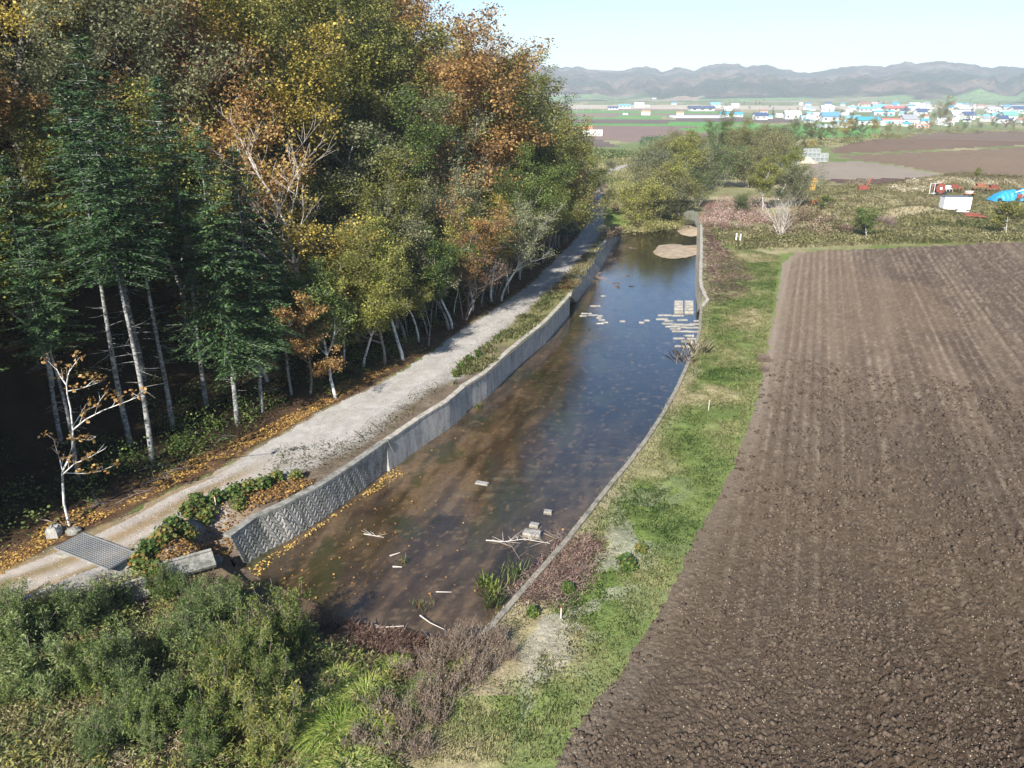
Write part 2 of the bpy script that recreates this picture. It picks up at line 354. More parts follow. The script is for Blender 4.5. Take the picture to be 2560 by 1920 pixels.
def zpoly(poly, zid, jit=0.0, only=None):
    xs = [p[0] for p in poly]; ys = [p[1] for p in poly]
    m = np.where((cx > min(xs) - 1) & (cx < max(xs) + 1) & (cy > min(ys) - 1) & (cy < max(ys) + 1))[0]
    j = wob[m] * jit; k = inside(cx[m] + j, cy[m] + j * .5, poly); m = m[k]
    if only is not None: m = m[np.isin(zone[m], only)]
    zone[m] = zid
def zpx(pts, zid, jit=0.0, s=1.15732): zpoly([tuple(G(a * s, b * s))[:2] for a, b in pts], zid, jit)
HOLE = LT + FAR + RT[::-1] + NEAR[1:]
# valley fields first (far), then near zones over them      kinds: 10.. brown, 20.. green, 30 pale
FARZ = [ # (px polygon in the 2212-wide picture, colour, name)
 ([(1180, 236), (2500, 236), (2500, 228), (1180, 226)], 'pale'),
 ([(1180, 252), (1520, 250), (1600, 246), (1600, 238), (1180, 237)], 'brown'),
 ([(1180, 246), (1560, 244), (1560, 240), (1180, 241)], 'green'),
 ([(1180, 258), (1430, 256), (1430, 250), (1180, 252)], 'green2'),
 ([(1180, 268), (1500, 267), (1800, 262), (1800, 256), (1440, 256), (1180, 259)], 'dark'),
 ([(1180, 272), (1560, 271), (1660, 268), (1560, 264), (1180, 268)], 'green'),
 ([(1180, 296), (1530, 297), (1600, 292), (1540, 287), (1450, 276), (1600, 272), (1560, 271), (1180, 273)], 'brown2'),
 ([(1455, 277), (1530, 288), (1600, 296), (1900, 296), (1900, 268), (1690, 269), (1600, 272)], 'green'),
 ([(1200, 316), (1340, 316), (1300, 302), (1200, 300)], 'dark'),
 ([(1650, 244), (2500, 244), (2500, 236), (1650, 237)], 'olivef'),
]
for i, (pts, c) in enumerate(FARZ): zpx(pts, 20 + i, 0)
PLAT1 = [(1800, 330), (1790, 324), (1830, 312), (1900, 300), (1960, 290), (2060, 285), (2212, 283), (2500, 281), (2500, 312), (2212, 314), (2000, 324), (1870, 331)]
PLAT2 = [(1800, 337), (1870, 334), (2000, 328), (2212, 318), (2500, 315), (2500, 420), (2212, 400), (2120, 392), (2020, 372), (1930, 355), (1850, 345)]
YARD = [(1720, 362), (1760, 352), (1850, 348), (1930, 358), (2020, 375), (2120, 396), (2050, 388), (1990, 384), (1860, 386), (1780, 388), (1730, 380)]
PLAT3 = [(1770, 388), (1860, 386.5), (1990, 384), (2035, 387), (1990, 394), (1900, 399), (1840, 400)]
zpx(PLAT1, 5); zpx(PLAT2, 6); zpx(PLAT3, 7); zpx(YARD, 4)
zpoly(ROADL + ROADR[::-1], 1, 1.1)
zpoly(FIELD, 2, .9)
zpoly(HOLE, 99, 0)
zone[(cy < 2) & (zone == 1)] = 0
GR = dict(pale=(.42, .36, .28), brown=(.22, .165, .13), brown2=(.20, .14, .115), dark=(.13, .10, .085), green=(.10, .26, .06), green2=(.13, .25, .08), olivef=(.20, .22, .12))
def subset(name, zid, mat, colf, dzf=None, smooth=False):
    m = zone == zid
    if not m.any(): print('EMPTY', name); return None
    q = Q[m]; u, inv = np.unique(q, return_inverse=True); q = inv.reshape(-1, 4)
    x, y, z = gx[u], gy[u], gz[u].copy()
    if dzf is not None: z = z + dzf(x, y)
    o = mesh_np(name, np.stack([x, y, z], 1), q, mat, None, None, smooth, colf(x, y))
    return tag(o, kind='structure')
# --- ground colour
BANK = PP(k2([(1030, 1360), (1500, 600), (1500, 560), (1560, 525), (1700, 530), (1690, 640), (1660, 760), (1640, 860), (1610, 950), (1500, 1180), (1330, 1480), (1180, 1680), (1000, 1680), (900, 1560)]))
def ground_col(x, y):
    n1 = fbm(x * .25, y * .25, 4, 11); n2 = fbm(x * 1.3, y * 1.3, 4, 21); n3 = fbm(x * .06, y * .06, 3, 31)
    rr = np.hypot(x, y); d = (xl_road(y) - x) * .93
    grass = mix((.075, .12, .03), (.18, .22, .065), n2)
    straw = mix((.20, .17, .09), (.36, .31, .18), n2)
    c = mix(grass, straw, sst(.38, .60, n1))
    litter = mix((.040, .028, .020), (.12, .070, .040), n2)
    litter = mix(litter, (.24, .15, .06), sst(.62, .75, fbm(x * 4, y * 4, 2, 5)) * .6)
    litter = mix(litter, mix((.014, .011, .008), (.045, .030, .018), n2), sst(1.6, 4.0, d + (n1 - .5) * 3))  # humus inside the wood, darkened further in the colour for its deep shade
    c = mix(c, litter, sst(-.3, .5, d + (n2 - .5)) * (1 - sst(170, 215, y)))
    # verge between road and wall: grey-brown gravelly mud
    dr = x - xr_road(y); dw = xl_ch(np.clip(y, 0, yfar)) - x
    vg = (dr > -.5) & (dw > -1.5) & (y > 30) & (y < 130)
    gravel = mix((.20, .18, .16), (.42, .40, .37), n2); mud = mix((.10, .075, .055), (.19, .15, .11), n2)
    vc = mix(gravel, mud, sst(.5, 2.2, dr + (n1 - .5) * 2))
    vc = mix(vc, mix((.08, .12, .03), (.24, .20, .09), n2), sst(60, 72, y + (n1 - .5) * 20) * sst(.8, 2.0, dr) * .8)
    c = np.where(vg[:, None], vc, c)
    # weed ground beyond the field and low ground in front: brown and straw
    wz = sst(113, 122, y + (n1 - .5) * 12) * sst(.2, .8, x - xr_ch(y)) * (1 - sst(230, 280, rr))
    wc = mix(mix((.14, .13, .05), (.22, .15, .09), n1), mix((.36, .30, .19), (.20, .20, .10), sst(.4, .6, n3)), sst(.35, .65, n1))
    c = mix(c, wc, wz * .9)
    lowz = (1 - sst(33, 37, y)) * sst(1, 3, dr) * sst(-1.5, 3.5, (n1 - .5) * 4 -((x - RT[0][0]) * math.cos(R(29)) - (y - RT[0][1]) * math.sin(R(29))))
    c = mix(c, mix((.045, .032, .022), (.12, .085, .055), n2), lowz)
    # reddish dead stems and pale patches on the bank
    dq = x - xr_ch(np.clip(y, 28, 400)); bk = (dq > -.5) & (y < 115) & (y > 24)
    c = np.where(bk[:, None], mix(c, mix((.26, .20, .13), (.36, .31, .22), n2), (1 - sst(.6, 1.6, dq + (n1 - .5))) * .8), c)
    pat = sst(.55, .62, fbm(x * .5 + 9, y * .5, 3, 77)) * (1 - sst(34, 46, y)) * sst(1, 2, dq)
    c = mix(c, mix((.24, .22, .18), (.42, .39, .33), n2), pat * .6)
    green = mix((.085, .125, .035), (.185, .22, .075), n2)
    dfl = seg_dist(x, y, FIELD[:13]); c = mix(c, green, (1 - sst(.8, 2.6, dfl + (n1 - .5) * 2)) * (y < 112) * .85)
    g2 = sst(.5, .62, fbm(x * .22 + 3, y * .16, 3, 91)) * bk * sst(36, 50, y); c = mix(c, green, g2 * .7)
    rst = sst(.25, .0, np.abs(x - xr_ch(y) - 2.6 - .5 * np.sin(y * .3)) / 3.6) * sst(88, 96, y) * (1 - sst(122, 130, y))
    c = mix(c, mix((.17, .09, .07), (.30, .19, .15), n2), rst)
    fz = sst(255, 300, rr)
    fc = mix(mix((.10, .14, .05), (.20, .22, .09), n3), (.30, .26, .15), sst(.55, .7, fbm(x * .03, y * .03, 3, 8)))
    return mix(c, fc, fz)
def ground_dz(x, y):
    rr = np.hypot(x, y); return (fbm(x * .7, y * .7, 4, 3) - .5) * .35 * sst(0, 1.5, np.minimum(x - xr_road(y), 9) if False else 2) * (1 - sst(150, 300, rr)) * edge_f(x, y)
def edge_f(x, y):
    d = np.minimum(seg_dist(x, y, LT), seg_dist(x, y, RT)); d = np.minimum(d, seg_dist(x, y, ROADL)); d = np.minimum(d, seg_dist(x, y, ROADR)); d = np.minimum(d, seg_dist(x, y, FIELD[:14]))
    return sst(.0, 2.0, d)
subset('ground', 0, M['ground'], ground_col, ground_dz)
def road_col(x, y):
    a = xl_road(y); b = xr_road(y); t = (x - a) / (b - a + 1e-6); n = fbm(x * 2, y * 2, 4, 41); n1 = fbm(x * .4, y * .4, 3, 42)
    base = mix((.27, .25, .225), (.44, .415, .38), n)
    base = mix(base, (.32, .29, .25), (np.exp(-((t - .52) / .10) ** 2) * .45 + sst(.55, .7, n1) * .3))
    near = 1 - sst(41, 47, y + (n1 - .5) * 5)
    mid = np.exp(-((t - .48) / .17) ** 2) + (t < .12) + np.exp(-((t - .98) / .12) ** 2)
    leaf = mix((.14, .12, .05), (.27, .17, .08), n)
    base = mix(base, mix((.30, .25, .21), (.40, .35, .31), n), near * .6)
    return mix(base, leaf, np.clip(near * mid, 0, 1) * .85)
subset('road', 1, M['road'], road_col, lambda x, y: (fbm(x * .8, y * .8, 4, 55) - .5) * .10 - .06 * np.exp(-(((x - xl_road(y)) / (xr_road(y) - xl_road(y) + 1e-6) - .28) / .1) ** 2) * (1 - sst(60, 90, y)))
# ploughed field: clods as real relief
rowdir = np.array([math.sin(R(20.5)), math.cos(R(20.5))])
def field_dz(x, y):
    rr = np.hypot(x, y); u = x * rowdir[1] - y * rowdir[0]; v = x * rowdir[0] + y * rowdir[1]
    dl = seg_dist(x, y, FIELD[:13])
    near = (1 - sst(24, 66, rr)) * (.35 + .65 * sst(1, 6, dl)) + .16
    w1, _ = worley(u * 4.2 + fbm(x, y, 2, 9) * 2, v * 3.6, 1); w2, _ = worley(u * 9.5, v * 8.5, 2); w3, _ = worley(u * 1.9 + 2 * fbm(x, y, 2, 2), v * 2.1, 5)
    big = sst(.40, .72, fbm(u * .9, v * .35, 3, 66))
    clod = np.clip(.60 - w1, 0, .34) * .22 * (.5 + .6 * big) + np.clip(.6 - w2, 0, .35) * .16 + np.clip(.36 - w3, 0, .22) * .30 * big
    row = np.sin(u * 2 * math.pi / .75 + 2.5 * fbm(u * .2, v * .05, 2, 4)) * .085 * (.4 + fbm(u * .4, v * .1, 2, 6))
    return (clod + (fbm(x * 3, y * 3, 3, 7) - .5) * .08 + (fbm(x * 13, y * 13, 2, 17) - .5) * .07) * near * sst(0, .5, dl + .05) + row * (.3 + .7 * sst(20, 50, rr)) * (1 - .5 * sst(90, 130, rr)) * sst(.5, 2, dl) + (fbm(x * .15, y * .15, 3, 71) - .5) * .3 * sst(1, 6, dl)
def field_col(x, y):
    u = x * rowdir[1] - y * rowdir[0]; v = x * rowdir[0] + y * rowdir[1]; rr = np.hypot(x, y)
    n = fbm(x * 2.2, y * 2.2, 4, 12); ns = fbm(u * .8, v * .03, 4, 13); n75 = (.5 + .5 * np.sin(u * 2 * math.pi / .8 + 1.2 * fbm(u * .3, v * .04, 2, 4))) * .35 + vnoise(u * 3.0, v * .06, 17) * .3 + vnoise(u * 4.2, v * 2.2, 18) * .35; nl = fbm(x * .07, y * .05, 3, 14)
    c = mix((.078, .058, .045), (.150, .114, .089), n)
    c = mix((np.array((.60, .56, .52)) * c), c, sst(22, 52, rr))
    dl = seg_dist(x, y, FIELD[:13])
    c = mix(c, (.215, .168, .130), (1 - sst(2, 16, dl + (nl - .5) * 8)) * .55)
    c = mix(c, (.25, .195, .145), sst(.5, .72, ns) * .34 * sst(24, 60, rr))
    c = c * (1 + .75 * (n75 - .5) * sst(18, 60, rr))[:, None]
    c = mix(c, (.34, .28, .21), sst(.66, .84, n75) * .55 * sst(18, 40, rr))
    c = mix(c, (.32, .27, .215), (1 - sst(.2, 1.6, dl + (n - .5))) * .55)
    c = mix(c, (.22, .165, .11), sst(.54, .72, nl) * .35)
    c = mix(c, (.30, .245, .18), sst(.64, .70, fbm(x * 5, y * 5, 2, 19)) * .35)
    return c * np.array((.79, .77, .74)) * (.66 + .54 * sst(24, 80, rr))[:, None]  # soil darkened towards the near end, clod shadow put into the colour
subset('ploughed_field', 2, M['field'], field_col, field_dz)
def plain(c, st=.0):
    c = np.array(c)
    def f(x, y):
        n = fbm(x * .03, y * .03, 4, 15); n2 = fbm(x * .5, y * .12, 3, 16)
        return mix(c * .8, c * 1.2, n * .6 + n2 * .4)
    return f
subset('gravel_yard', 4, M['ground'], plain((.25, .21, .165)))
subset('ploughed_field_beyond', 5, M['farfield'], plain((.16, .112, .08)), lambda x, y: (fbm(x * .8, y * .8, 3, 5) - .5) * .25)
subset('ploughed_field_middle', 6, M['farfield'], plain((.175, .125, .088)), lambda x, y: (fbm(x * .8, y * .8, 3, 5) - .5) * .25)
subset('bare_soil', 7, M['farfield'], plain((.105, .068, .056)))
for i, (pts, c) in enumerate(FARZ):
    subset({'green': 'green_field', 'green2': 'green_field', 'olivef': 'meadow', 'pale': 'stubble_field'}.get(c, 'brown_field'), 20 + i, M['farfield'], plain(GR[c]))

# ------------------------------------------------------------------ basin: bed, water, sandbar
bxs = np.arange(-19, 43, .16); bys = np.arange(24, 152, .22)
BX, BY = np.meshgrid(bxs, bys); bx_, by_ = BX.ravel(), BY.ravel()
bq = np.arange(len(bx_)).reshape(len(bys), len(bxs)); bq = np.stack([bq[:-1, :-1], bq[:-1, 1:], bq[1:, 1:], bq[1:, :-1]], -1).reshape(-1, 4)
HB = [(p[0] - .5, p[1]) for p in LT] + [(p[0], p[1] + 3) for p in FAR] + [(p[0] + .5, p[1]) for p in RT[::-1]] + [(p[0], p[1] - 1.5) for p in NEAR[1:]]
keep = inside(bx_[bq].mean(1), by_[bq].mean(1), HB); bq = bq[keep]; u, inv = np.unique(bq, return_inverse=True); bq = inv.reshape(-1, 4); bx_, by_ = bx_[u], by_[u]
tl = (bx_ - xl_ch(by_)) / (xr_ch(by_) - xl_ch(by_))
n1 = fbm(bx_ * .35, by_ * .22, 4, 101); n2 = fbm(bx_ * 1.6, by_ * 1.6, 4, 102); n3 = fbm(bx_ * .12, by_ * .1, 3, 103)
bz = ZW - .05 - .10 * sst(.25, .6, tl) + (n1 - .5) * .14 + (n2 - .5) * .05 - .05 * sst(.5, .9, tl)
# sunken block rows in the right two thirds
sbe = R(17); bu = bx_ * math.cos(sbe) - by_ * math.sin(sbe); bv = by_
row = np.floor(bv / 1.15); fv = bv / 1.15 - row; uu = bx_ / 1.9 + (row % 2) * .5; fu = uu - np.floor(uu)
blk = ((fv < .52) & (fu < .84) & (hsh(np.floor(uu), row, 4) > .25)) * sst(.30, .5, tl + (n1 - .5) * .3) * sst(40, 46, by_) * (1 - sst(84, 92, by_))
bcol = mix((.060, .042, .028), (.130, .092, .064), n2)
bcol = mix(bcol, (.045, .040, .022), sst(.48, .64, n1) * .75)
bcol = mix(bcol, (.19, .14, .105), sst(.53, .64, fbm(bx_ * .22 + 7, by_ * .16, 4, 123)) * .6)
bcol = mix(bcol, (.15, .145, .115), blk * .55 * sst(.42, .6, fbm(bx_ * .3, by_ * .4, 3, 140)))
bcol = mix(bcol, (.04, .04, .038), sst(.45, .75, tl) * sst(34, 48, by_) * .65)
bz = bz + blk * .05
sx, sy = P(1700, 617, ZB)
mud_sh = sst(.66, .78, fbm(bx_ * .5 + 4, by_ * .3, 4, 111)) * sst(88, 96, by_)
bz = bz + mud_sh * .09; bcol = mix(bcol, (.24, .165, .115), mud_sh)
st = fbm((bx_ * math.cos(sbe) - by_ * math.sin(sbe)) * 1.6, (bx_ * math.sin(sbe) + by_ * math.cos(sbe)) * .35, 4, 150); gr = fbm(bx_ * 5, by_ * 5, 3, 151)
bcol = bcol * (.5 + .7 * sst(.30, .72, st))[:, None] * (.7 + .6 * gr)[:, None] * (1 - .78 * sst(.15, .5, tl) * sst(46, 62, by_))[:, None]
bcol = mix(bcol, (.035, .045, .018), sst(.56, .68, fbm(bx_ * .5 + 20, by_ * .3, 4, 152)) * .7 * (1 - sst(.55, .75, tl)))
bcol = mix(bcol, (.20, .15, .10), sst(.70, .74, fbm(bx_ * 3, by_ * 3, 3, 153)) * .6)
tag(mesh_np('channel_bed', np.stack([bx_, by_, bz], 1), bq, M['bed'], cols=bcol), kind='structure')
# water
m, n, L = newmat('water'); out = n.new('ShaderNodeOutputMaterial'); ge = n.new('ShaderNodeNewGeometry')
no = n.new('ShaderNodeTexNoise'); no.inputs['Scale'].default_value = 1.1; no.inputs['Detail'].default_value = 6; no.inputs['Distortion'].default_value = 1.5
mp = n.new('ShaderNodeMapping'); mp.inputs['Scale'].default_value = (.8, 3.4, 1); L.new(ge.outputs['Position'], mp.inputs[0]); L.new(mp.outputs[0], no.inputs[0])
bp = n.new('ShaderNodeBump'); bp.inputs['Strength'].default_value = .16; bp.inputs['Distance'].default_value = .05; L.new(no.outputs[0], bp.inputs['Height'])
lw = n.new('ShaderNodeLayerWeight'); lw.inputs[0].default_value = .5; L.new(bp.outputs[0], lw.inputs['Normal'])
pw = n.new('ShaderNodeMath'); pw.operation = 'POWER'; pw.inputs[1].default_value = 3.25; L.new(lw.outputs['Facing'], pw.inputs[0])
fr = n.new('ShaderNodeMath'); fr.operation = 'MULTIPLY_ADD'; fr.inputs[1].default_value = .97; fr.inputs[2].default_value = .03; L.new(pw.outputs[0], fr.inputs[0])
gl = n.new('ShaderNodeBsdfGlossy'); gl.inputs['Roughness'].default_value = .03; L.new(bp.outputs[0], gl.inputs['Normal'])
tp = n.new('ShaderNodeBsdfTransparent'); tp.inputs[0].default_value = (.88, .83, .72, 1)
mx = n.new('ShaderNodeMixShader'); L.new(fr.outputs[0], mx.inputs[0]); L.new(tp.outputs[0], mx.inputs[1]); L.new(gl.outputs[0], mx.inputs[2]); L.new(mx.outputs[0], out.inputs[0])
M['water'] = m
from mathutils.geometry import delaunay_2d_cdt
def flat_poly(name, poly, z, mat):
    r = delaunay_2d_cdt([Vector(p) for p in poly], [(i, (i + 1) % len(poly)) for i in range(len(poly))], [], 1, 1e-5)
    fs = [tuple(f) for f in r[2]]; f0 = fs[0]; a_, b_, c_ = (r[0][i] for i in f0[:3])
    if (b_[0] - a_[0]) * (c_[1] - a_[1]) - (b_[1] - a_[1]) * (c_[0] - a_[0]) < 0: fs = [f[::-1] for f in fs]
    me = bpy.data.meshes.new(name); me.from_pydata([(v[0], v[1], z) for v in r[0]], [], fs); me.materials.append(mat)
    o = bpy.data.objects.new(name, me); COL.objects.link(o); return o
tag(flat_poly('water', [(p[0] - .25, p[1]) for p in LT] + [(p[0], p[1] + 2) for p in FAR] + [(p[0] + .25, p[1]) for p in RT[::-1]] + [(p[0], p[1] - 1.0) for p in NEAR[1:]], ZW, M['water']), kind='structure')
def mound(name, px, py, rx, ry, h, z0, mat, c1, c2, seed=0, nseg=40):
    X, Y = P(px, py, z0); t = np.linspace(0, 2 * math.pi, nseg * 2, endpoint=False); rr = np.linspace(0, 1, nseg // 2)
    T, Rr = np.meshgrid(t, rr); k = 1 + .22 * np.sin(T * 2 + seed) + .16 * np.sin(T * 3 + 2 * seed) + .35 * (fbm(np.cos(T) * 3 + seed, np.sin(T) * 3, 3, 4) - .5)
    x = X + rx * Rr * k * np.cos(T); y = Y + ry * Rr * k * np.sin(T); z = z0 + h * (1 - Rr ** 2) * (.75 + .5 * fbm(x * .8, y * .8, 3, seed)) + (fbm(x * 3, y * 3, 3, 3) - .5) * .06 - .02
    a, b = T.shape; id_ = np.arange(a * b).reshape(a, b); q = np.stack([id_[:-1], np.roll(id_[:-1], -1, 1), np.roll(id_[1:], -1, 1), id_[1:]], -1).reshape(-1, 4)
    n = fbm(x * 1.2, y * 1.2, 4, 5)
    return mesh_np(name, np.stack([x, y, z], -1).reshape(-1, 3), q, mat, cols=mix(c1, c2, n.ravel()))
tag(mound('sandbar', 1708, 626, 4.4, 6.4, .38, ZW, M['ground'], (.20, .155, .11), (.42, .34, .25), 1), kind='structure')
tag(mound('sandbar', 1732, 578, 2.2, 8, .3, ZW, M['ground'], (.26, .20, .14), (.44, .36, .26), 2), kind='structure')

# ------------------------------------------------------------------ walls
def resample(pl, step=.5):
    pl = np.array(pl, float); d = np.r_[0, np.cumsum(np.hypot(*np.diff(pl[:, :2], axis=0).T))]; n = max(2, int(d[-1] / step) + 1); s = np.linspace(0, d[-1], n)
    return np.stack([np.interp(s, d, pl[:, i]) for i in range(pl.shape[1])], 1)
def resn(pl, n):
    pl = np.array(pl, float); d = np.r_[0, np.cumsum(np.hypot(*np.diff(pl[:, :2], axis=0).T))]; s = np.linspace(0, d[-1], n)
    return np.stack([np.interp(s, d, pl[:, i]) for i in range(pl.shape[1])], 1)
def loft(name, secs, mat, parent=None, closed=True):
    """secs: array (n, k, 3) cross-sections"""
    n, k, _ = secs.shape; V = secs.reshape(-1, 3); f = []
    for i in range(n - 1):
        for j in range(k if closed else k - 1): f.append((i * k + j, (i + 1) * k + j, (i + 1) * k + (j + 1) % k, i * k + (j + 1) % k))
    if closed: f += [tuple(range(k)), tuple(range((n - 1) * k, n * k))[::-1]]
    me = bpy.data.meshes.new(name); me.from_pydata(V.tolist(), [], f); me.materials.append(mat)
    o = bpy.data.objects.new(name, me); COL.objects.link(o)
    if parent: o.parent = parent
    return o
def normals2(pl):
    t = np.gradient(pl[:, :2], axis=0); t /= np.hypot(t[:, 0], t[:, 1])[:, None]; return np.stack([t[:, 1], -t[:, 0]], 1)   # to the right of travel
def wall(name, top, base, label, side, mat, capmat, zt=ZT, zb=ZB - .35, thick=.38, capw=.40, caph=.14, group=None, panels=0):
    """top/base: plan polylines of the water-side edge, side=+1 water lies to the right of travel"""
    n = max(8, int(len(resample(top, .6)))); a = resn(top, n); b = resn(base, n); nn = normals2(a) * side
    root = empty(name, (0, 0, 0), 0, label, 'retaining wall', group)
    S = np.zeros((n, 4, 3)); S[:, 0, :2] = a; S[:, 0, 2] = zt - caph; S[:, 1, :2] = b; S[:, 1, 2] = zb
    S[:, 2, :2] = b - nn * thick; S[:, 2, 2] = zb; S[:, 3, :2] = a - nn * thick; S[:, 3, 2] = zt - caph
    f = loft('wall_face', S, mat, root)
    Cc = np.zeros((n, 4, 3)); o = .04
    Cc[:, 0, :2] = a + nn * o; Cc[:, 1, :2] = a + nn * o; Cc[:, 2, :2] = a - nn * capw; Cc[:, 3, :2] = a - nn * capw
    rnd = np.array([random.uniform(-.012, .012) for _ in range(n)])
    Cc[:, 0, 2] = zt + rnd; Cc[:, 1, 2] = zt - caph; Cc[:, 2, 2] = zt - caph; Cc[:, 3, 2] = zt + rnd
    loft('wall_cap', Cc, capmat, root)
    if panels:   # vertical construction joints
        L = np.r_[0, np.cumsum(np.hypot(*np.diff(a, axis=0).T))]; s = panels / 2
        mb = MB()
        while s < L[-1]:
            x = np.interp(s, L, a[:, 0]); y = np.interp(s, L, a[:, 1]); nx = np.interp(s, L, nn[:, 0]); ny = np.interp(s, L, nn[:, 1])
            mb.box((x + nx * .008, y + ny * .008, (zt - caph + ZB) / 2), (.05, .03, zt - caph - ZB), math.atan2(ny, nx) + math.pi / 2); s += panels
        mb.build('joint', M['darkcon'], root)
    return root
random.seed(3)
t2 = PP(T2[:4], ZT); t2b = PP(T2[3:], ZT)
wall('concrete_wall', t2, [(p[0] + .12, p[1] - .03) for p in t2], 'sunlit low concrete wall along the left of the basin, between the block wall and the tall shaded wall', 1, M['concrete'], M['cap'], panels=4)
w2 = [(p[0] - .12, p[1]) for p in t2b]
wall('concrete_wall', w2, [(p[0] + .06, p[1]) for p in w2], 'tall shaded grey concrete wall with stained face along the far left of the basin', 1, M['concrete'], M['cap'], panels=4)
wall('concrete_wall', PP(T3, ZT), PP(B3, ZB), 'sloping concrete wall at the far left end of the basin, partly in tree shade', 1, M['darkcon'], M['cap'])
rwp = PP(RW, ZT)
wall('concrete_wall', rwp, [(p[0] - .02, p[1]) for p in rwp], 'long thin concrete wall between the blue water and the grass bank', -1, M['concrete'], M['kerb'], capw=.24)
wall('concrete_wall', PP(RW3, ZT), PP(RB3, ZB), 'pale sloping concrete wall at the far right end of the basin beside the sandbar', -1, M['cap'], M['cap'], capw=.35)
# herringbone block wall: sloping face of relief blocks
def block_wall():
    n = 420; mrow = 64; a = resn(PP(T1, ZT), n); b = resn(PP(B1, ZB), n); ZL = ZB - .05
    root = empty('block_wall', (0, 0, 0), 0, 'sloping herringbone concrete block wall at the near left of the basin', 'retaining wall')
    L = np.r_[0, np.cumsum(np.hypot(*np.diff(a, axis=0).T))]
    nn = normals2(a); U = np.repeat(np.arange(n)[:, None], mrow, 1); Vv = np.repeat(np.linspace(0, 1, mrow)[None], n, 0)
    # fine grid (length step ~0.11 m)
    s = L[U]; hgt = Vv * 3.2
    P0 = a[:, None, :] * (1 - Vv[..., None]) + b[:, None, :] * Vv[..., None]
    z = (ZT - .12) * (1 - Vv) + ZL * Vv
    p, q = s / .55, hgt / .42
    zig = np.abs((p + 0) % 1 - .5) * 2; band = (q + zig) % 1
    rel = np.where(band < .26, 0, .05); d2 = (p * 2) % 1; rel = np.where(d2 < .06, 0, rel)
    X = P0[..., 0] + nn[:, None, 0] * rel; Y = P0[..., 1] + nn[:, None, 1] * rel; Z = z + rel * .6
    id_ = np.arange(n * mrow).reshape(n, mrow); qd = np.stack([id_[:-1, :-1], id_[:-1, 1:], id_[1:, 1:], id_[1:, :-1]], -1).reshape(-1, 4)
    mesh_np('block_face', np.stack([X, Y, Z], -1).reshape(-1, 3), qd, M['block'], root)
    k = n; Cc = np.zeros((n, 4, 3)); Cc[:, 0, :2] = a + nn * .06; Cc[:, 1, :2] = a + nn * .06; Cc[:, 2, :2] = a - nn * .42; Cc[:, 3, :2] = a - nn * .42
    Cc[:, 0, 2] = ZT + .02; Cc[:, 1, 2] = ZT - .14; Cc[:, 2, 2] = ZT - .14; Cc[:, 3, 2] = ZT + .02
    loft('wall_cap', Cc, M['darkcon'], root)
    e = MB(); A_ = Vector((*a[-1], ZT)); B_ = Vector((*b[-1], ZL)); e.tube([A_ + Vector((.0, .08, .05)), B_ + Vector((.12, 0, .1))], [.16, .16], 4); e.build('end_rib', M['darkcon'], root)
block_wall()
# ------------------------------------------------------------------ plants
def leafquads(C, size, rng, up=.6, asp=.75, v=None, lenax=None):
    """rhombic leaf faces at centres C, random attitudes biased to face up"""
    n = len(C); nrm = rng.normal(size=(n, 3)); nrm[:, 2] = np.abs(nrm[:, 2]) + up; nrm /= np.linalg.norm(nrm, axis=1)[:, None]
    t = rng.normal(size=(n, 3)) if lenax is None else lenax + rng.normal(size=(n, 3)) * .25
    t -= nrm * (t * nrm).sum(1)[:, None]; t /= np.linalg.norm(t, axis=1)[:, None] + 1e-9; b = np.cross(nrm, t)
    s = size * rng.uniform(.6, 1.35, (n, 1)); h = t * s * .5; k = b * s * .5 * asp
    V = np.stack([C - h, C - k + h * .1, C + h, C + k + h * .1], 1).reshape(-1, 3)
    Fq = np.arange(4 * n).reshape(n, 4); vv = rng.uniform(0, 1, n) if v is None else np.clip(v, 0, 1)
    return V, Fq, np.repeat(vv, 4)
def rot_about(d, ax, a): return Matrix.Rotation(a, 3, ax) @ d
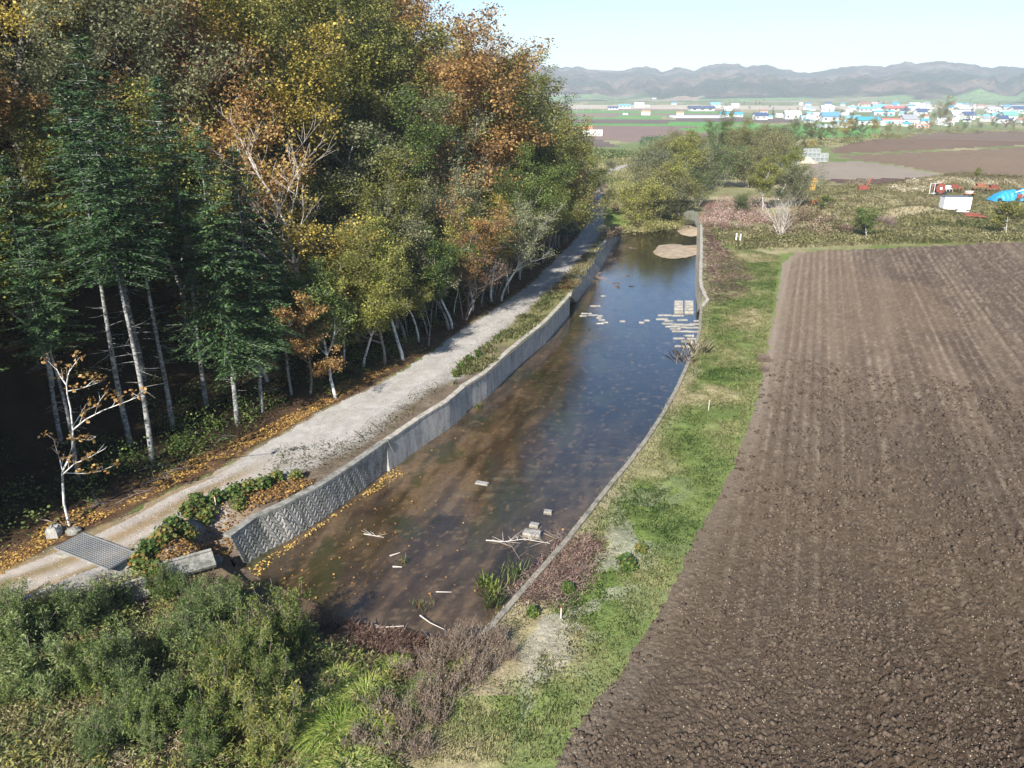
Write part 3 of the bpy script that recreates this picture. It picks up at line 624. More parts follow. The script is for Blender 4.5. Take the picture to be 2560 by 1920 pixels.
def skeleton(rs, H, spread=.42, first=.3, nb=9, levels=3, r0=None, wob=.10, upb=.18, fork=False, stems=1, lenf=.55, k=6):
    """returns wood MB and list of twig points (Vector, direction, thickness-level)"""
    mb = MB(); tips = []
    def grow(p, d, L, r, lev, fst):
        ns = max(3, int(L / (.9 if lev == 0 else .55))); pts = [p.copy()]; dd = d.copy(); st = L / ns; ds = [d.copy()]
        for i in range(ns):
            dd = (dd + Vector((rs.gauss(0, wob), rs.gauss(0, wob), rs.gauss(0, wob * .5) + (upb * .3 if lev else .03)))).normalized()
            pts.append(pts[-1] + dd * st); ds.append(dd.copy())
        rad = [max(.008, r * (1 - .82 * i / ns)) for i in range(ns + 1)]
        mb.tube(pts, rad, k if lev == 0 else (4 if lev == 1 else 3), lev == 0)
        if lev >= levels - 1:
            for i in range(1, ns + 1): tips.append((pts[i], ds[i], lev))
            return
        cnt = nb if lev == 0 else max(3, int(nb * .55 * L / (H * .4) + 1))
        for j in range(cnt):
            f = fst + (1 - fst) * (j + rs.random()) / cnt; ii = min(ns, max(1, int(f * ns))); base = pts[ii]
            dirn = ds[ii]; ax = dirn.cross(Vector((rs.gauss(0, 1), rs.gauss(0, 1), rs.gauss(0, .3)))).normalized()
            a = rs.uniform(.6, 1.15) * (1.0 if lev == 0 else .8); nd = rot_about(dirn, ax, a); nd.z = nd.z * .8 + upb; nd.normalize()
            ln = (H * spread if lev == 0 else L * lenf) * rs.uniform(.6, 1.1) * (1 - .45 * max(0, f - .45) if lev == 0 else 1)
            grow(base, nd, ln, rad[ii] * rs.uniform(.45, .7), lev + 1, .2)
        tips.append((pts[-1], ds[-1], lev))
    for s in range(stems):
        a = 2 * math.pi * (s + rs.random()) / stems; tilt = 0 if stems == 1 else rs.uniform(.05, .55)
        d0 = Vector((math.cos(a) * tilt + rs.gauss(0, .03), math.sin(a) * tilt + rs.gauss(0, .03), 1)).normalized()
        grow(Vector((math.cos(a) * .12 * (stems > 1), math.sin(a) * .12 * (stems > 1), -.25)), d0, H * (.86 if stems == 1 else rs.uniform(.55, 1.05)), (r0 or H * .013) * (1 if stems == 1 else .6), 0, first)
    return mb, tips
def crown_from(tips, rng, n, sig, size, mat, parent, name='crown', up=.6, asp=.75, clump=None, flat=.6, bias=.0):
    T = np.array([tuple(t[0]) for t in tips]); w = np.ones(len(T))
    if clump:    # keep only some tips so the crown has gaps
        w = (rng.random(len(T)) < clump).astype(float) + .02
    i = rng.choice(len(T), n, p=w / w.sum()); tv = rng.uniform(-.22, .22, len(T))
    C = T[i] + rng.normal(size=(n, 3)) * [sig, sig, sig * flat]
    v = .5 + tv[i] + rng.uniform(-.32, .32, n) + bias
    V, Fq, a = leafquads(C, size, rng, up, asp, v)
    return mesh_np(name, V, Fq, mat, parent, {'v': a})
def broadleaf(seed, H, n, size, sig, colour, bark, label, clump=.8, **kw):
    rs = random.Random(seed); rng = np.random.default_rng(seed)
    mb, tips = skeleton(rs, H, **kw); root = empty('broadleaf_tree', (0, 0, -500), 0, label, 'tree')
    tk = mb.build('trunk', bark, root, True)
    cr = crown_from(tips, rng, n, sig, size, colour, root, clump=clump)
    return reg(root, tk, cr)
def fir(seed, H, c0, Rb, n_spray, label, fullness=1.0):
    rs = random.Random(seed); rng = np.random.default_rng(seed); root = empty('fir_tree', (0, 0, -500), 0, label, 'tree')
    mb = MB(); lean = [Vector((.12 * math.sin(i * .7 + seed), .12 * math.cos(i * .5 + seed), H * i / 14 - .3)) for i in range(15)]
    mb.tube(lean, [max(.015, H * .0088 * (1 - i / 14.3)) for i in range(15)], 7); tk = None
    C = []; D = []; z = c0
    at = lambda z: lean[0].lerp(lean[-1], (z + .3) / H)
    dead = MB()
    for i in range(int(c0 * 2.2)):      # dead twigs on the bare stem
        zz = rs.uniform(c0 * .35, c0 * 1.1); a = rs.uniform(0, 6.28); l = rs.uniform(.5, 1.9); p = at(zz); d = Vector((math.cos(a), math.sin(a), rs.uniform(-.35, .2)))
        mb.tube([p, p + d * l * .5, p + d * l + Vector((0, 0, -.1 + .25 * rs.random()))], [.022, .014, .005], 3, False)
    while z < H - .25:
        f = (z - c0) / (H - c0); Lb = Rb * (1 - f) ** .82 * (.75 + .25 * math.sin(min(1, f * 6) * 1.57)) + .12
        for j in range(rs.choice((4, 5, 6))):
            if rs.random() > fullness and f < .7: continue
            a = rs.uniform(0, 6.28); l = Lb * rs.uniform(.65, 1.12); p = at(z + rs.uniform(-.15, .15)); sl = .25 * f - .12 + rs.uniform(-.1, .08)
            d = Vector((math.cos(a), math.sin(a), 0)); m = max(2, int(l / .22)); side = Vector((-math.sin(a), math.cos(a), 0)); pts = []
            for q in range(m + 1):
                t = q / m; pp = p + d * l * t + Vector((0, 0, l * (sl * t - .16 * t * t + .10 * t ** 3))); pts.append(pp)
                wd = (1 - t) ** .7 * l * .36 + .10
                for sd in (-1, 1):
                    for e in range(max(1, int(wd / .26))):
                        o = (e + .55) * .26 * sd; c = pp + side * o + d * abs(o) * .45 + Vector((0, 0, -.06 * abs(o) + rs.gauss(0, .04)))
                        if t > .12 or rs.random() < .4: C.append(c); D.append((side * sd * .8 + d * .9))
                C.append(pp + Vector((0, 0, .02))); D.append(d)
            mb.tube([pts[0], pts[len(pts) // 2], pts[-1]], [.03, .018, .006], 3, False)
        z += rs.uniform(.32, .5) * (1 if f < .8 else .7)
    tk = mb.build('trunk', M['fir_bark'], root, True)
    C = np.array([tuple(c) for c in C]); D = np.array([tuple(d) for d in D]); C = np.repeat(C, n_spray, 0) + rng.normal(size=(len(C) * n_spray, 3)) * [.09, .09, .05]; D = np.repeat(D, n_spray, 0)
    V, Fq, a = leafquads(C, .29, rng, 2.0, .36, rng.uniform(.1, .9, len(C)), D)
    cr = mesh_np('crown', V, Fq, FOL['fir'], root, {'v': a}); return reg(root, tk, cr)
def bare(seed, H, mat, label, n_leaf=0, leafmat=None, name='bare_tree', stems=1, levels=4, nb=9, **kw):
    rs = random.Random(seed); rng = np.random.default_rng(seed); mb, tips = skeleton(rs, H, levels=levels, nb=nb, stems=stems, **kw)
    root = empty(name, (0, 0, -500), 0, label, 'tree'); parts = [mb.build('branches', mat, root, True)]
    if n_leaf: parts.append(crown_from(tips, rng, n_leaf, .18, .17, leafmat, root, name='foliage', clump=.5))
    return reg(root, *parts)
def shrub(seed, H, n, size, colour, stems, label, asp=.28, spread=.35, sig=.16, mat=None, name='shrub', clump=.9, up=.3):
    rs = random.Random(seed); rng = np.random.default_rng(seed)
    mb, tips = skeleton(rs, H, spread=spread, first=.15, nb=9, levels=2, stems=stems, r0=H * .012, upb=.55, k=4, wob=.13)
    root = empty(name, (0, 0, -500), 0, label, 'shrub'); a = mb.build('stems', mat or M['twig'], root)
    T = tips; b = crown_from(T, rng, n, sig, size, colour, root, name='foliage', asp=asp, clump=clump, up=up, flat=1.2); return reg(root, a, b)

PT = {}   # prototypes; each is moved to its first place
USED = set()
def place(key, loc, rz, sc, label, group=None, mats=None, sz=None, cat=None):
    p = PT[key]
    if key not in USED and not mats:
        USED.add(key); p.location = loc; p.rotation_euler = (0, 0, rz); p.scale = (sc, sc, sc * (sz or 1)); p['label'] = label
        if group: p['group'] = group
        if cat: p['category'] = cat
        return p
    return dup(p, loc, rz, sc, label, group, mats, cat, sz)
PT['b0'] = broadleaf(1, 13, 18000, .16, .34, FOL['olive'], M['bark'], 'x', first=.28, nb=13, levels=4)
PT['b1'] = broadleaf(2, 14, 18000, .155, .38, FOL['yellow'], M['bark'], 'x', first=.35, nb=12, levels=4, spread=.38)
PT['b2'] = broadleaf(3, 12, 11000, .18, .30, FOL['orange'], M['bark'], 'x', first=.3, nb=11, levels=4, clump=.65)
PT['b3'] = broadleaf(4, 13, 7500, .17, .30, FOL['grey'], M['bark'], 'x', first=.25, nb=13, levels=4, clump=.6, wob=.16)
PT['b4'] = broadleaf(5, 11, 16000, .165, .36, FOL['lime'], M['birch'], 'x', first=.38, nb=13, levels=4, spread=.34)
PT['b5'] = broadleaf(6, 10, 12500, .17, .32, FOL['green'], M['bark'], 'x', first=.2, nb=12, levels=4, spread=.40, stems=3)
PT['f0'] = fir(11, 20, 4.6, 3.9, 2, 'x'); PT['f1'] = fir(12, 19, 8.5, 3.3, 2, 'x', .95); PT['f3'] = fir(14, 21, 11.5, 3.3, 2, 'x'); PT['f2'] = fir(13, 15, 2.6, 3.2, 2, 'x')
PT['d0'] = bare(21, 12, M['pale_twig'], 'x', 500, FOL['yellow'], upb=.3, wob=.15, nb=11)
PT['d1'] = bare(22, 10, M['twig'], 'x', 900, FOL['rust'], stems=3, wob=.14, nb=9)
CN = dict(olive='olive green', yellow='golden yellow', orange='orange brown', grey='thin grey green', lime='yellow green', green='fresh green', rust='rusty red')
random.seed(77)
def bearing_px(p):   # where along the photo a point stands, for wording only
    return p[0] / p[1]
def where(d, y):
    s = 'at the track edge' if d < 6 else 'just inside the wood' if d < 14 else 'on the lower slope' if d < 28 else 'on the middle slope' if d < 44 else 'high on the hill'
    t = 'at far left' if y < 40 else 'opposite the block wall' if y < 62 else 'opposite the tall wall' if y < 95 else 'opposite the basin head' if y < 135 else 'by the wood end'
    return s + ', ' + t
taken = []
def free(x, y, r):
    for a, b in taken:
        if (a - x) ** 2 + (b - y) ** 2 < r * r: return False
    return True
def at(px, py): g = G(px, py); return g
# -- named trees along the track (pixel of the foot, prototype, scale, label)
FRONT = [
 ((327, 1110), 'f3', 1.05, 'fir with bare pale trunk, leftmost of three leaning trunks in the dark wood', None),
 ((382, 1153), 'f3', 1.0, 'fir with pale mottled trunk, nearest of three bare trunks in the dark wood', None),
 ((430, 1074), 'f3', .98, 'fir with slender trunk, rightmost of three bare trunks in the dark wood', None),
 ((593, 1062), 'f0', 1.0, 'large dark fir with drooping boughs rising behind the gravel track, left of its neighbour fir', None),
 ((660, 1030), 'f0', .93, 'dark fir with white speckled trunk beside the largest fir', None),
 ((729, 985), 'f1', .72, 'smaller fir with grey trunk between the large firs and the white birches', None),
 ((841, 996), 'b4', .98, 'green birch with bright white trunk right at the track edge, yellow leaves at its foot', 'birch'),
 ((1010, 900), 'b4', 1.13, 'tall bright yellow green tree with round crown behind the birches', None),
 ((907, 915), 'b4', .86, 'yellow green birch with straight white trunk behind the track edge', None),
 ((962, 912), 'b0', .85, 'olive green tree with thick grey forked trunk lit at its foot', None),
 ((775, 985), 'b2', .75, 'orange leaved tree between the firs and the birches', None),
 ((1253, 752), 'b3', .9, 'thin crowned birch at the track bend, nearest of a clump of pale trunks', 'birch'),
 ((1238, 738), 'd1', 1.0, 'purple brown half bare tree above the shaded stretch of track', None),
 ((1160, 800), 'd1', 1.05, 'bare purplish tree leaning over the shaded track left of the pale trunks', None),
 ((1300, 700), 'd0', .8, 'pale bare tree with spreading branches over the shaded track', None),
 ((1395, 620), 'f2', .85, 'dark fir beside the shaded track bend, nearer of two', None),
 ((1440, 575), 'f0', .62, 'tall dark fir by the track where it bends right', None),
 ((1450, 540), 'f2', .95, 'dark fir leaning out over the farthest shaded stretch of track', None),
 ((1455, 500), 'f0', .62, 'dark pointed fir on the outer edge of the wood against the fields', None),
 ((1462, 478), 'f2', 1.0, 'last dark fir of the wood where the track turns sunny', None),
]
for (px, key, sc, lab, bk) in FRONT:
    g = at(*px); taken.append((g.x, g.y))
    mats = {'trunk': M['birch']} if bk else None
    if px == (841, 996): mats['crown'] = FOL['green']
    place(key, g + Vector((0, 0, -.1)), random.uniform(0, 6.28), sc, lab, None, mats)
for j_, (x_, y_, k_, s_) in enumerate([(-27.5, 36, 'f3', .78), (-30.5, 31, 'b2', 1.05), (-31.5, 39, 'b0', 1.25), (-28.5, 45, 'f3', .85), (-35, 27, 'b0', 1.3), (-31, 49, 'b4', 1.3), (-36, 34, 'b4', 1.35), (-25.5, 41, 'f3', .72)]):
    taken.append((x_, y_)); place(k_, (x_, y_, hz(x_, y_) - .1), j_ * 1.3, s_, ('dark fir' if k_[0] == 'f' else 'leafy tree') + ' crowded at the left picture edge', ('firs' if k_[0] == 'f' else 'leafy trees') + ' crowded at the left edge')
# -- the wood itself
kinds = ['b0', 'b1', 'b2', 'b3', 'b4', 'b5', 'd0', 'd1', 'f2', 'f0']
nfor = 0
yy = -16.0
while yy < 161:
    step = 5.0 if yy < 110 else 5.6
    dd = 1.6 if yy > 60 else 3.5
    while dd < 64:
        y = yy + random.uniform(-1.9, 1.9); d = dd + random.uniform(-1.6, 1.6); x = float(xl_road(np.clip(y, -20, 240))) - max(d, 1.2) / .93
        dd += step * (1 if d < 30 else 1.15)
        if y < 5 and d > 34: continue
        if x / max(y, 1) < -1.25 and y > 14 and d > 32: continue     # far outside the picture on the left
        if d < 4.5 and y < 46 and y > 24: continue
        if y > 165 and d > 40: continue
        if y > 135: x -= 3.2
        if not free(x, y, 3.1 if d < 12 else 3.6): continue
        nz = float(fbm(x * .055, y * .055, 2, 200)); nf = float(fbm(x * .08 + 50, y * .08, 2, 210)); r = random.random()
        if d < 26 and y < 34: key = random.choice(['f0', 'b0', 'b4', 'b2', 'b0'])
        elif d < 16 and y < 62: key = random.choice(['f1', 'f3', 'b1', 'b4', 'f1', 'b0', 'b5'])
        elif d < 9 and y > 125: key = random.choice(['f0', 'f2', 'f2', 'b0'])
        elif d < 9: key = random.choice(['b4', 'b0', 'b5', 'f1', 'd1', 'b3'])
        elif r < .15: key = 'd0'
        elif r < .24: key = 'd1'
        elif r < .25: key = 'f2'
        else: key = ['b5', 'b0', 'b4', 'b1', 'b4', 'b3', 'b0', 'b2', 'b3', 'b4'][int((nz * 2.2 + random.random() * .55) * 5) % 10]
        hill_sc = random.uniform(1.08, 1.42) if d > 9 else random.uniform(.9, 1.2)
        if 62 < y < 150 and d > 7: hill_sc *= 1.28
        if y < 28: hill_sc = random.uniform(1.25, 1.5)
        if 98 < y and key[0] == 'b': hill_sc *= 1.2 if d > 7 else 1.38
        if key[0] == 'f' and y > 110: hill_sc *= .72
        taken.append((x, y)); nfor += 1
        cname = {'b0': 'olive', 'b1': 'yellow', 'b2': 'orange', 'b3': 'grey', 'b4': 'lime', 'b5': 'green'}.get(key)
        mats = None
        if cname and d > 6:
            cname = random.choices(['olive', 'grey', 'rust', 'orange', 'yellow', 'lime', 'green'], [26, 17, 9, 12, 10, 17, 9])[0]; mats = {'crown': FOL[cname]}
        wh = where(d, y)
        if cname: lab = CN[cname] + ' leafed tree ' + wh
        elif key[0] == 'f': lab = 'dark green fir ' + wh
        else: lab = ('pale bare branched tree ' if key == 'd0' else 'purplish brown half bare tree ') + wh
        place(key, (x, y, hz(x, y) - .15), random.uniform(0, 6.28), hill_sc, lab, lab.split(' ', 1)[0] + ' trees ' + wh, mats, sz=random.uniform(.9, 1.1))
    yy += step
KIND[0] = 'slender_tree'
random.seed(909)
for i in range(17):
    y = 74 + i * 5.2; x = float(xl_road(y)) - random.uniform(1.0, 2.4); k_ = random.choice(['b4', 'b0', 'b3', 'b4', 'b1']); taken.append((x, y)); c_ = random.choice(['lime', 'olive', 'grey', 'orange', 'yellow', 'green'])
    place(k_, (x, y, hz(x, y) - .1), random.uniform(0, 6.28), random.uniform(.9, 1.12), CN[c_] + ' leafed tree overhanging the shaded half of the track', CN[c_] + ' trees overhanging the track', {'crown': FOL[c_]})
PT['th'] = broadleaf(51, 12, 4200, .17, .30, FOL['lime'], M['birch'], 'x', first=.62, nb=10, levels=3, spread=.24, r0=.10)
random.seed(404)
nth = 0
for i in range(400):
    y = random.uniform(61, 140); d = random.uniform(.8, 9) if random.random() < .75 else random.uniform(9, 22); x = float(xl_road(y)) - d / .93
    if not free(x, y, 1.3): continue
    c = random.choice(['olive', 'lime', 'green', 'grey', 'olive']); bk = random.choice([M['birch'], M['bark'], M['fir_bark'], M['bark'], M['fir_bark']]); taken.append((x, y)); nth += 1
    zn = 'opposite the tall wall' if y < 95 else 'on the shaded stretch of track'; nm = {M['birch']: 'white', M['bark']: 'brown', M['fir_bark']: 'grey'}[bk]
    place('th', (x, y, hz(x, y) - .1), random.uniform(0, 6.28), random.uniform(.6, 1.1), f'slender {nm} trunked tree in the wood front {zn}', f'slender {nm} trunks {zn}', {'trunk': bk, 'crown': FOL[c]})
    if nth > 72: break
KIND[0] = None
print('forest', nfor, nth)
# ------------------------------------------------------------------ middle distance: grove, hedge line, single trees
def mats_for(c): return {'crown': FOL[c], 'foliage': FOL[c]}
GROVE = [ # foot px, py, key, scale, colour, label
 ((1600, 560), 'b5', .85, 'lime', 'yellow green alder with many pale leaning stems at the head of the basin'),
 ((1575, 525), 'b5', .9, 'olive', 'olive alder at the left front of the grove, beside the track shadow'),
 ((1530, 500), 'b5', .60, 'ywillow', 'low yellow green bush tree between the track bend and the grove'),
 ((1640, 535), 'b5', .95, 'olive', 'broad olive alder in the front middle of the grove'),
 ((1700, 545), 'b4', .80, 'lime', 'small bright yellow green tree with pale trunk over the inlet stream'),
 ((1740, 520), 'b5', .80, 'green', 'green alder right of the inlet stream'),
 ((1645, 462), 'b5', .95, 'green', 'green alder in the left middle of the grove'),
 ((1650, 480), 'b5', 1.0, 'grey', 'grey green thin alder in the middle of the grove'),
 ((1700, 490), 'b4', .95, 'lime', 'pale yellow green tree rising in the middle of the grove'),
 ((1750, 480), 'b5', 1.0, 'grey', 'dull grey green alder right of the grove middle'),
 ((1800, 470), 'b5', 1.05, 'willow', 'dark green alder at the right of the grove'),
 ((1830, 450), 'b0', .80, 'olive', 'olive tree at the right rear of the grove'),
 ((1640, 425), 'b5', .7, 'olive', 'low olive tree at the left rear of the grove near the sunny track'),
 ((1660, 430), 'b5', 1.0, 'olive', 'round olive alder in the rear row of the grove'),
 ((1720, 425), 'b5', 1.05, 'olive', 'wide olive alder behind the pale yellow green tree'),
 ((1780, 420), 'b0', .85, 'green', 'green tree in the rear row of the grove'),
 ((1840, 410), 'b5', 1.1, 'olive', 'tall olive alder forming the top right of the grove'),
 ((1890, 400), 'b5', 1.05, 'ywillow', 'yellowish alder at the top of the grove'),
 ((1930, 420), 'b5', 1.05, 'olive', 'olive alder at the right end of the grove beside the grey yard'),
 ((1960, 400), 'b5', .95, 'green', 'green alder behind the right end of the grove'),
 ((1870, 470), 'b5', .95, 'olive', 'leafy olive tree in front of the right end of the grove'),
 ((1905, 525), 'b4', .70, 'lime', 'slim pale trunked tree with yellow tip, left of the bare white tree'),
 ((1945, 500), 'b4', .75, 'lime', 'slim birch with long white stem and yellow leaves in the weeds'),
 ((1990, 520), 'b5', .85, 'grey', 'grey green bushy willow beside the yellow machine'),
 ((1860, 535), 'b5', .42, 'green', 'low bright green bush among orange dead stems'),
]
KIND[0] = 'alder_tree'
AL = {'olive': 'alder', 'ywillow': 'alder', 'green': 'alder2'}
for (px, key, sc, c, lab) in GROVE:
    sc *= .5 if px[0] < 1585 else 1; c = AL.get(c, c)
    g = at(*px); place(key, g + Vector((0, 0, -.4)), random.uniform(0, 6.28), sc * 1.4, lab, None, mats_for(c))
for i, (px, py) in enumerate([(1680, 398), (1740, 388), (1800, 385), (1855, 380), (1900, 378), (1950, 375), (1690, 450), (1630, 500), (1770, 450), (1680, 520), (1640, 560), (1680, 555), (1530, 430)]):
    g = at(px, py); c = random.choice(['olive', 'green', 'grey', 'ywillow']); nm = {'olive': 'olive', 'green': 'green', 'grey': 'grey green', 'ywillow': 'yellow green', 'lime': 'pale lime'}[c]
    place('b5', g, random.uniform(0, 6.28), random.uniform(1.0, 1.35) * (.42 if px < 1585 else 1) * (.85 if px > 1745 and py > 475 else 1), nm + ' bushy tree filling the alder grove', nm + ' trees of the grove', mats_for(AL.get(c, c)))
# hedge line behind the upper ploughed field and in front of the town (px of the foot)
KIND[0] = 'hedge_tree'
HEDGE = [(1985, 372, 'green', .8, 'bright green round tree at the left end of the hedge line'), (2010, 362, 'olive', .7, 0), (2040, 358, 'olive', .65, 0), (2060, 362, 'green', .6, 0), (2100, 358, 'yellow', .75, 'golden yellow round tree in the hedge below the glasshouse'),
 (2080, 352, 'olive', .7, 0), (2125, 350, 'olive', .8, 0), (2150, 352, 'grey', .7, 0), (2185, 345, 'yellow', .72, 'orange yellow tree in the hedge below the red roofed hall'), (2215, 345, 'lime', .8, 'wide lime green tree in the hedge'), (2245, 338, 'lime', .65, 0), (2275, 335, 'lime', .6, 0),
 (2300, 332, 'grey', .6, 0), (2325, 330, 'orange', .8, 'bright orange tree beside the tall dark poplar'), (2345, 330, 'olive', 1.55, 'tall slender yellow green tree standing above the town'), (2372, 330, 'lime', .6, 0), (2395, 330, 'orange', .45, 'small orange bush right of the tall slender tree'), (2412, 328, 'green', .5, 0),
 (2450, 328, 'grey', .65, 0), (2480, 326, 'green', .8, 'green tree left of the red maple'), (2510, 325, 'rust', .8, 'red maple in the hedge at the right'), (2535, 328, 'grey', .85, 0), (2558, 328, 'olive', .85, 0), (2030, 378, 'yellow', .35, 0), (2000, 385, 'olive', .4, 0)]
for px, py, c, sc, lab in HEDGE:
    g = at(px, py); key = 'b0' if c in ('olive', 'green') else 'b1' if c in ('yellow', 'lime') else 'b2'
    nm = CN.get(c, c)
    k2_ = 1.8
    place(key, g + Vector((0, 0, -.6)), random.uniform(0, 6.28), sc * k2_ * .62, lab or nm + ' tree in the hedge line between the ploughed field and town', None if lab else nm + ' hedge trees', mats_for(AL.get(c, c)), sz=1.0 if sc < 1.2 else 1.25)
KIND[0] = None
PT['white'] = bare(31, 7.4, M['pale_twig'], 'x', stems=8, levels=3, nb=9, first=.2, upb=.35, wob=.09, lenf=.55, r0=.13, spread=.4)
place('white', at(1953, 592), .3, 1.0, 'bare white stemmed fan shaped tree beyond the corner of the ploughed field')
PT['s_tree'] = broadleaf(33, 5.2, 5200, .20, .24, FOL['green'], M['birch'], 'x', first=.22, nb=10, levels=3, spread=.55, k=5, clump=.85)
place('s_tree', at(2165, 598), 0, 1.0, 'small spreading green tree with short pale trunk at the field corner')
place('s_tree', at(2515, 590), 1.0, 1.15, 'dense olive green tree at the right edge beyond the field', mats=mats_for('olive'))
place('b4', at(2433, 455), 0, .36, 'tiny round headed yellow tree on the edge of the upper field', mats=mats_for('lime'))
place('s_tree', at(2060, 525), 2, .6, 'low yellow green bush beside the orange tractor', mats=mats_for('ywillow'))
# ------------------------------------------------------------------ foreground shrubs
PT['w0'] = shrub(41, 3.4, 8000, .19, FOL['willow'], 16, 'x', asp=.22, sig=.11, spread=.28, clump=.8)
PT['w1'] = shrub(42, 4.0, 8000, .17, FOL['ywillow'], 18, 'x', asp=.24, sig=.10, spread=.24, clump=.75)
PT['w2'] = shrub(43, 2.6, 5600, .16, FOL['willow'], 14, 'x', asp=.2, spread=.4, sig=.10, clump=.75)
PT['kn'] = shrub(44, 1.3, 900, .26, FOL['knot'], 9, 'x', asp=.85, sig=.12, up=1.2)
PT['rw'] = shrub(45, 1.8, 900, .12, FOL['redweed'], 26, 'x', asp=.2, spread=.22)
PT['dw'] = shrub(46, 1.7, 1500, .09, FOL['deadweed'], 16, 'x', asp=.3, spread=.3, sig=.09)
SHR = [('w0', 60, 1640, 1.0, 'big blue green willow shrub at the lower left below the track'), ('w0', 190, 1590, .9, 'blue green willow shrub just below the gravel track'), ('w0', 120, 1760, 1.05, 'spreading green willow shrub at the bottom left'),
 ('w0', 300, 1700, .8, 'green willow shrub left of the muddy hollow'), ('w2', 480, 1640, 1.1, 'silvery green willow by the concrete slabs of the ditch'), ('w2', 560, 1560, 1.0, 'silvery green willow shrub under the near end of the block wall'),
 ('w1', 730, 1640, 1.0, 'upright yellow green willow with tall shoots beside the basin'), ('w1', 620, 1720, 1.0, 'bright yellow green willow in the middle of the foreground thicket'), ('w1', 560, 1850, .95, 'yellow green willow above the bottom edge left of the sedge clumps'),
 ('w1', 700, 1780, .8, 'dull yellow willow between the brown weeds and the bright willow'), ('w1', 680, 1910, .9, 'yellow green willow at the bottom edge beside the sedge'), ('w2', 330, 1850, .8, 'grey green willow at the bottom edge near the dry grass'),
 ('w2', 20, 1560, .9, 'low willow at the left picture edge below the track'), ('w2', 250, 1530, .65, 'small leafy shrub beside the metal grate'), ('w2', 420, 1780, .7, 'small willow over the muddy hollow')]
for k_, px, py, sc, lab in SHR: place(k_, at(px, py), random.uniform(0, 6.28), sc, lab, mats=None)
random.seed(31)
for i in range(58):
    px, py = random.uniform(-20, 900), random.uniform(1500, 1930)
    if py < 1500 + max(0, 200 - px) * .1 or (px > 620 and py < 1640) or (px < 220 and py > 1800) or (340 < px < 520 and 1680 < py < 1760) or (px > 770 and py > 1640): continue
    k_ = 'w1' if px > 520 else random.choice(['w0', 'w2', 'w2', 'w1']); cc = random.choice(['willow', 'ywillow', 'green', 'willow']) if px < 520 else random.choice(['ywillow', 'green', 'olive'])
    nm = {'willow': 'blue green', 'ywillow': 'yellow green', 'green': 'fresh green', 'olive': 'olive'}[cc]; zn = 'left' if px < 450 else 'right'
    place(k_, at(px, py), random.uniform(0, 6.28), random.uniform(.38, .78), f'small {nm} willow bush in the {zn} part of the foreground thicket', f'small {nm} bushes in the {zn} part of the thicket', mats_for(cc))
for i, (px, py, sc) in enumerate([(470, 1290, .8), (500, 1275, .9), (540, 1262, .8), (585, 1245, .8), (620, 1235, .8), (655, 1225, .8), (690, 1205, .7), (440, 1330, .9), (410, 1360, .9), (380, 1390, .9), (350, 1420, .9), (390, 1440, .8), (600, 1268, .7), (740, 1200, .6), (520, 1300, .8), (470, 1345, .8), (1140, 940, .55), (1155, 925, .6), (1175, 905, .6), (1195, 890, .55), (1220, 870, .5), (1240, 850, .5), (1420, 1480, .5), (1330, 1540, .5), (1565, 1420, .75), (1600, 1380, .5)]):
    lab = 'low leafy green knotweed on the bank above the block wall' if i < 16 else 'green weed clump on the strip beside the tall wall' if i < 22 else 'green weed clump on the grass bank'
    place('kn', at(px, py), random.uniform(0, 6.28), sc, lab, lab.split(' on ')[1])
for i, (px, py, sc) in enumerate([(1010, 1700, 1), (1080, 1680, 1.1), (1130, 1650, 1.1), (1190, 1640, 1.1), (1240, 1620, 1), (1060, 1760, 1), (1120, 1740, 1.2), (1180, 1710, 1.1), (960, 1800, 1), (1020, 1830, 1), (1090, 1810, 1), (900, 1880, 1), (980, 1900, 1), (1150, 1620, 1), (1270, 1650, .8), (1050, 1890, .9), (940, 1730, .8), (1220, 1680, .9)]):
    place('dw', at(px, py), random.uniform(0, 6.28), sc * .95, 'clump of brown dead weeds standing at the near end of the basin', 'dead weed clumps by the basin')
for i, (px, py, sc) in enumerate([(1770, 545, 1.2), (1800, 540, 1.3), (1830, 548, 1.2), (1860, 545, 1.3), (1890, 542, 1.2), (1800, 525, 1.2), (1840, 530, 1.2), (2215, 560, 1.3), (2195, 555, 1.2), (2230, 565, 1.2), (1505, 480, 1.0), (1515, 500, 1.1), (1510, 470, .9), (1912, 930, .7), (1905, 905, .7), (1920, 905, .6)]):
    lab = 'stand of reddish dead stems beyond the end of the basin' if i < 7 else 'tall russet dead grass on the mound behind the small green tree' if i < 10 else 'reddish weeds beside the shaded track bend' if i < 13 else 'reddish twiggy weeds at the edge of the ploughed field'
    place('rw', at(px, py), random.uniform(0, 6.28), sc, lab, lab)
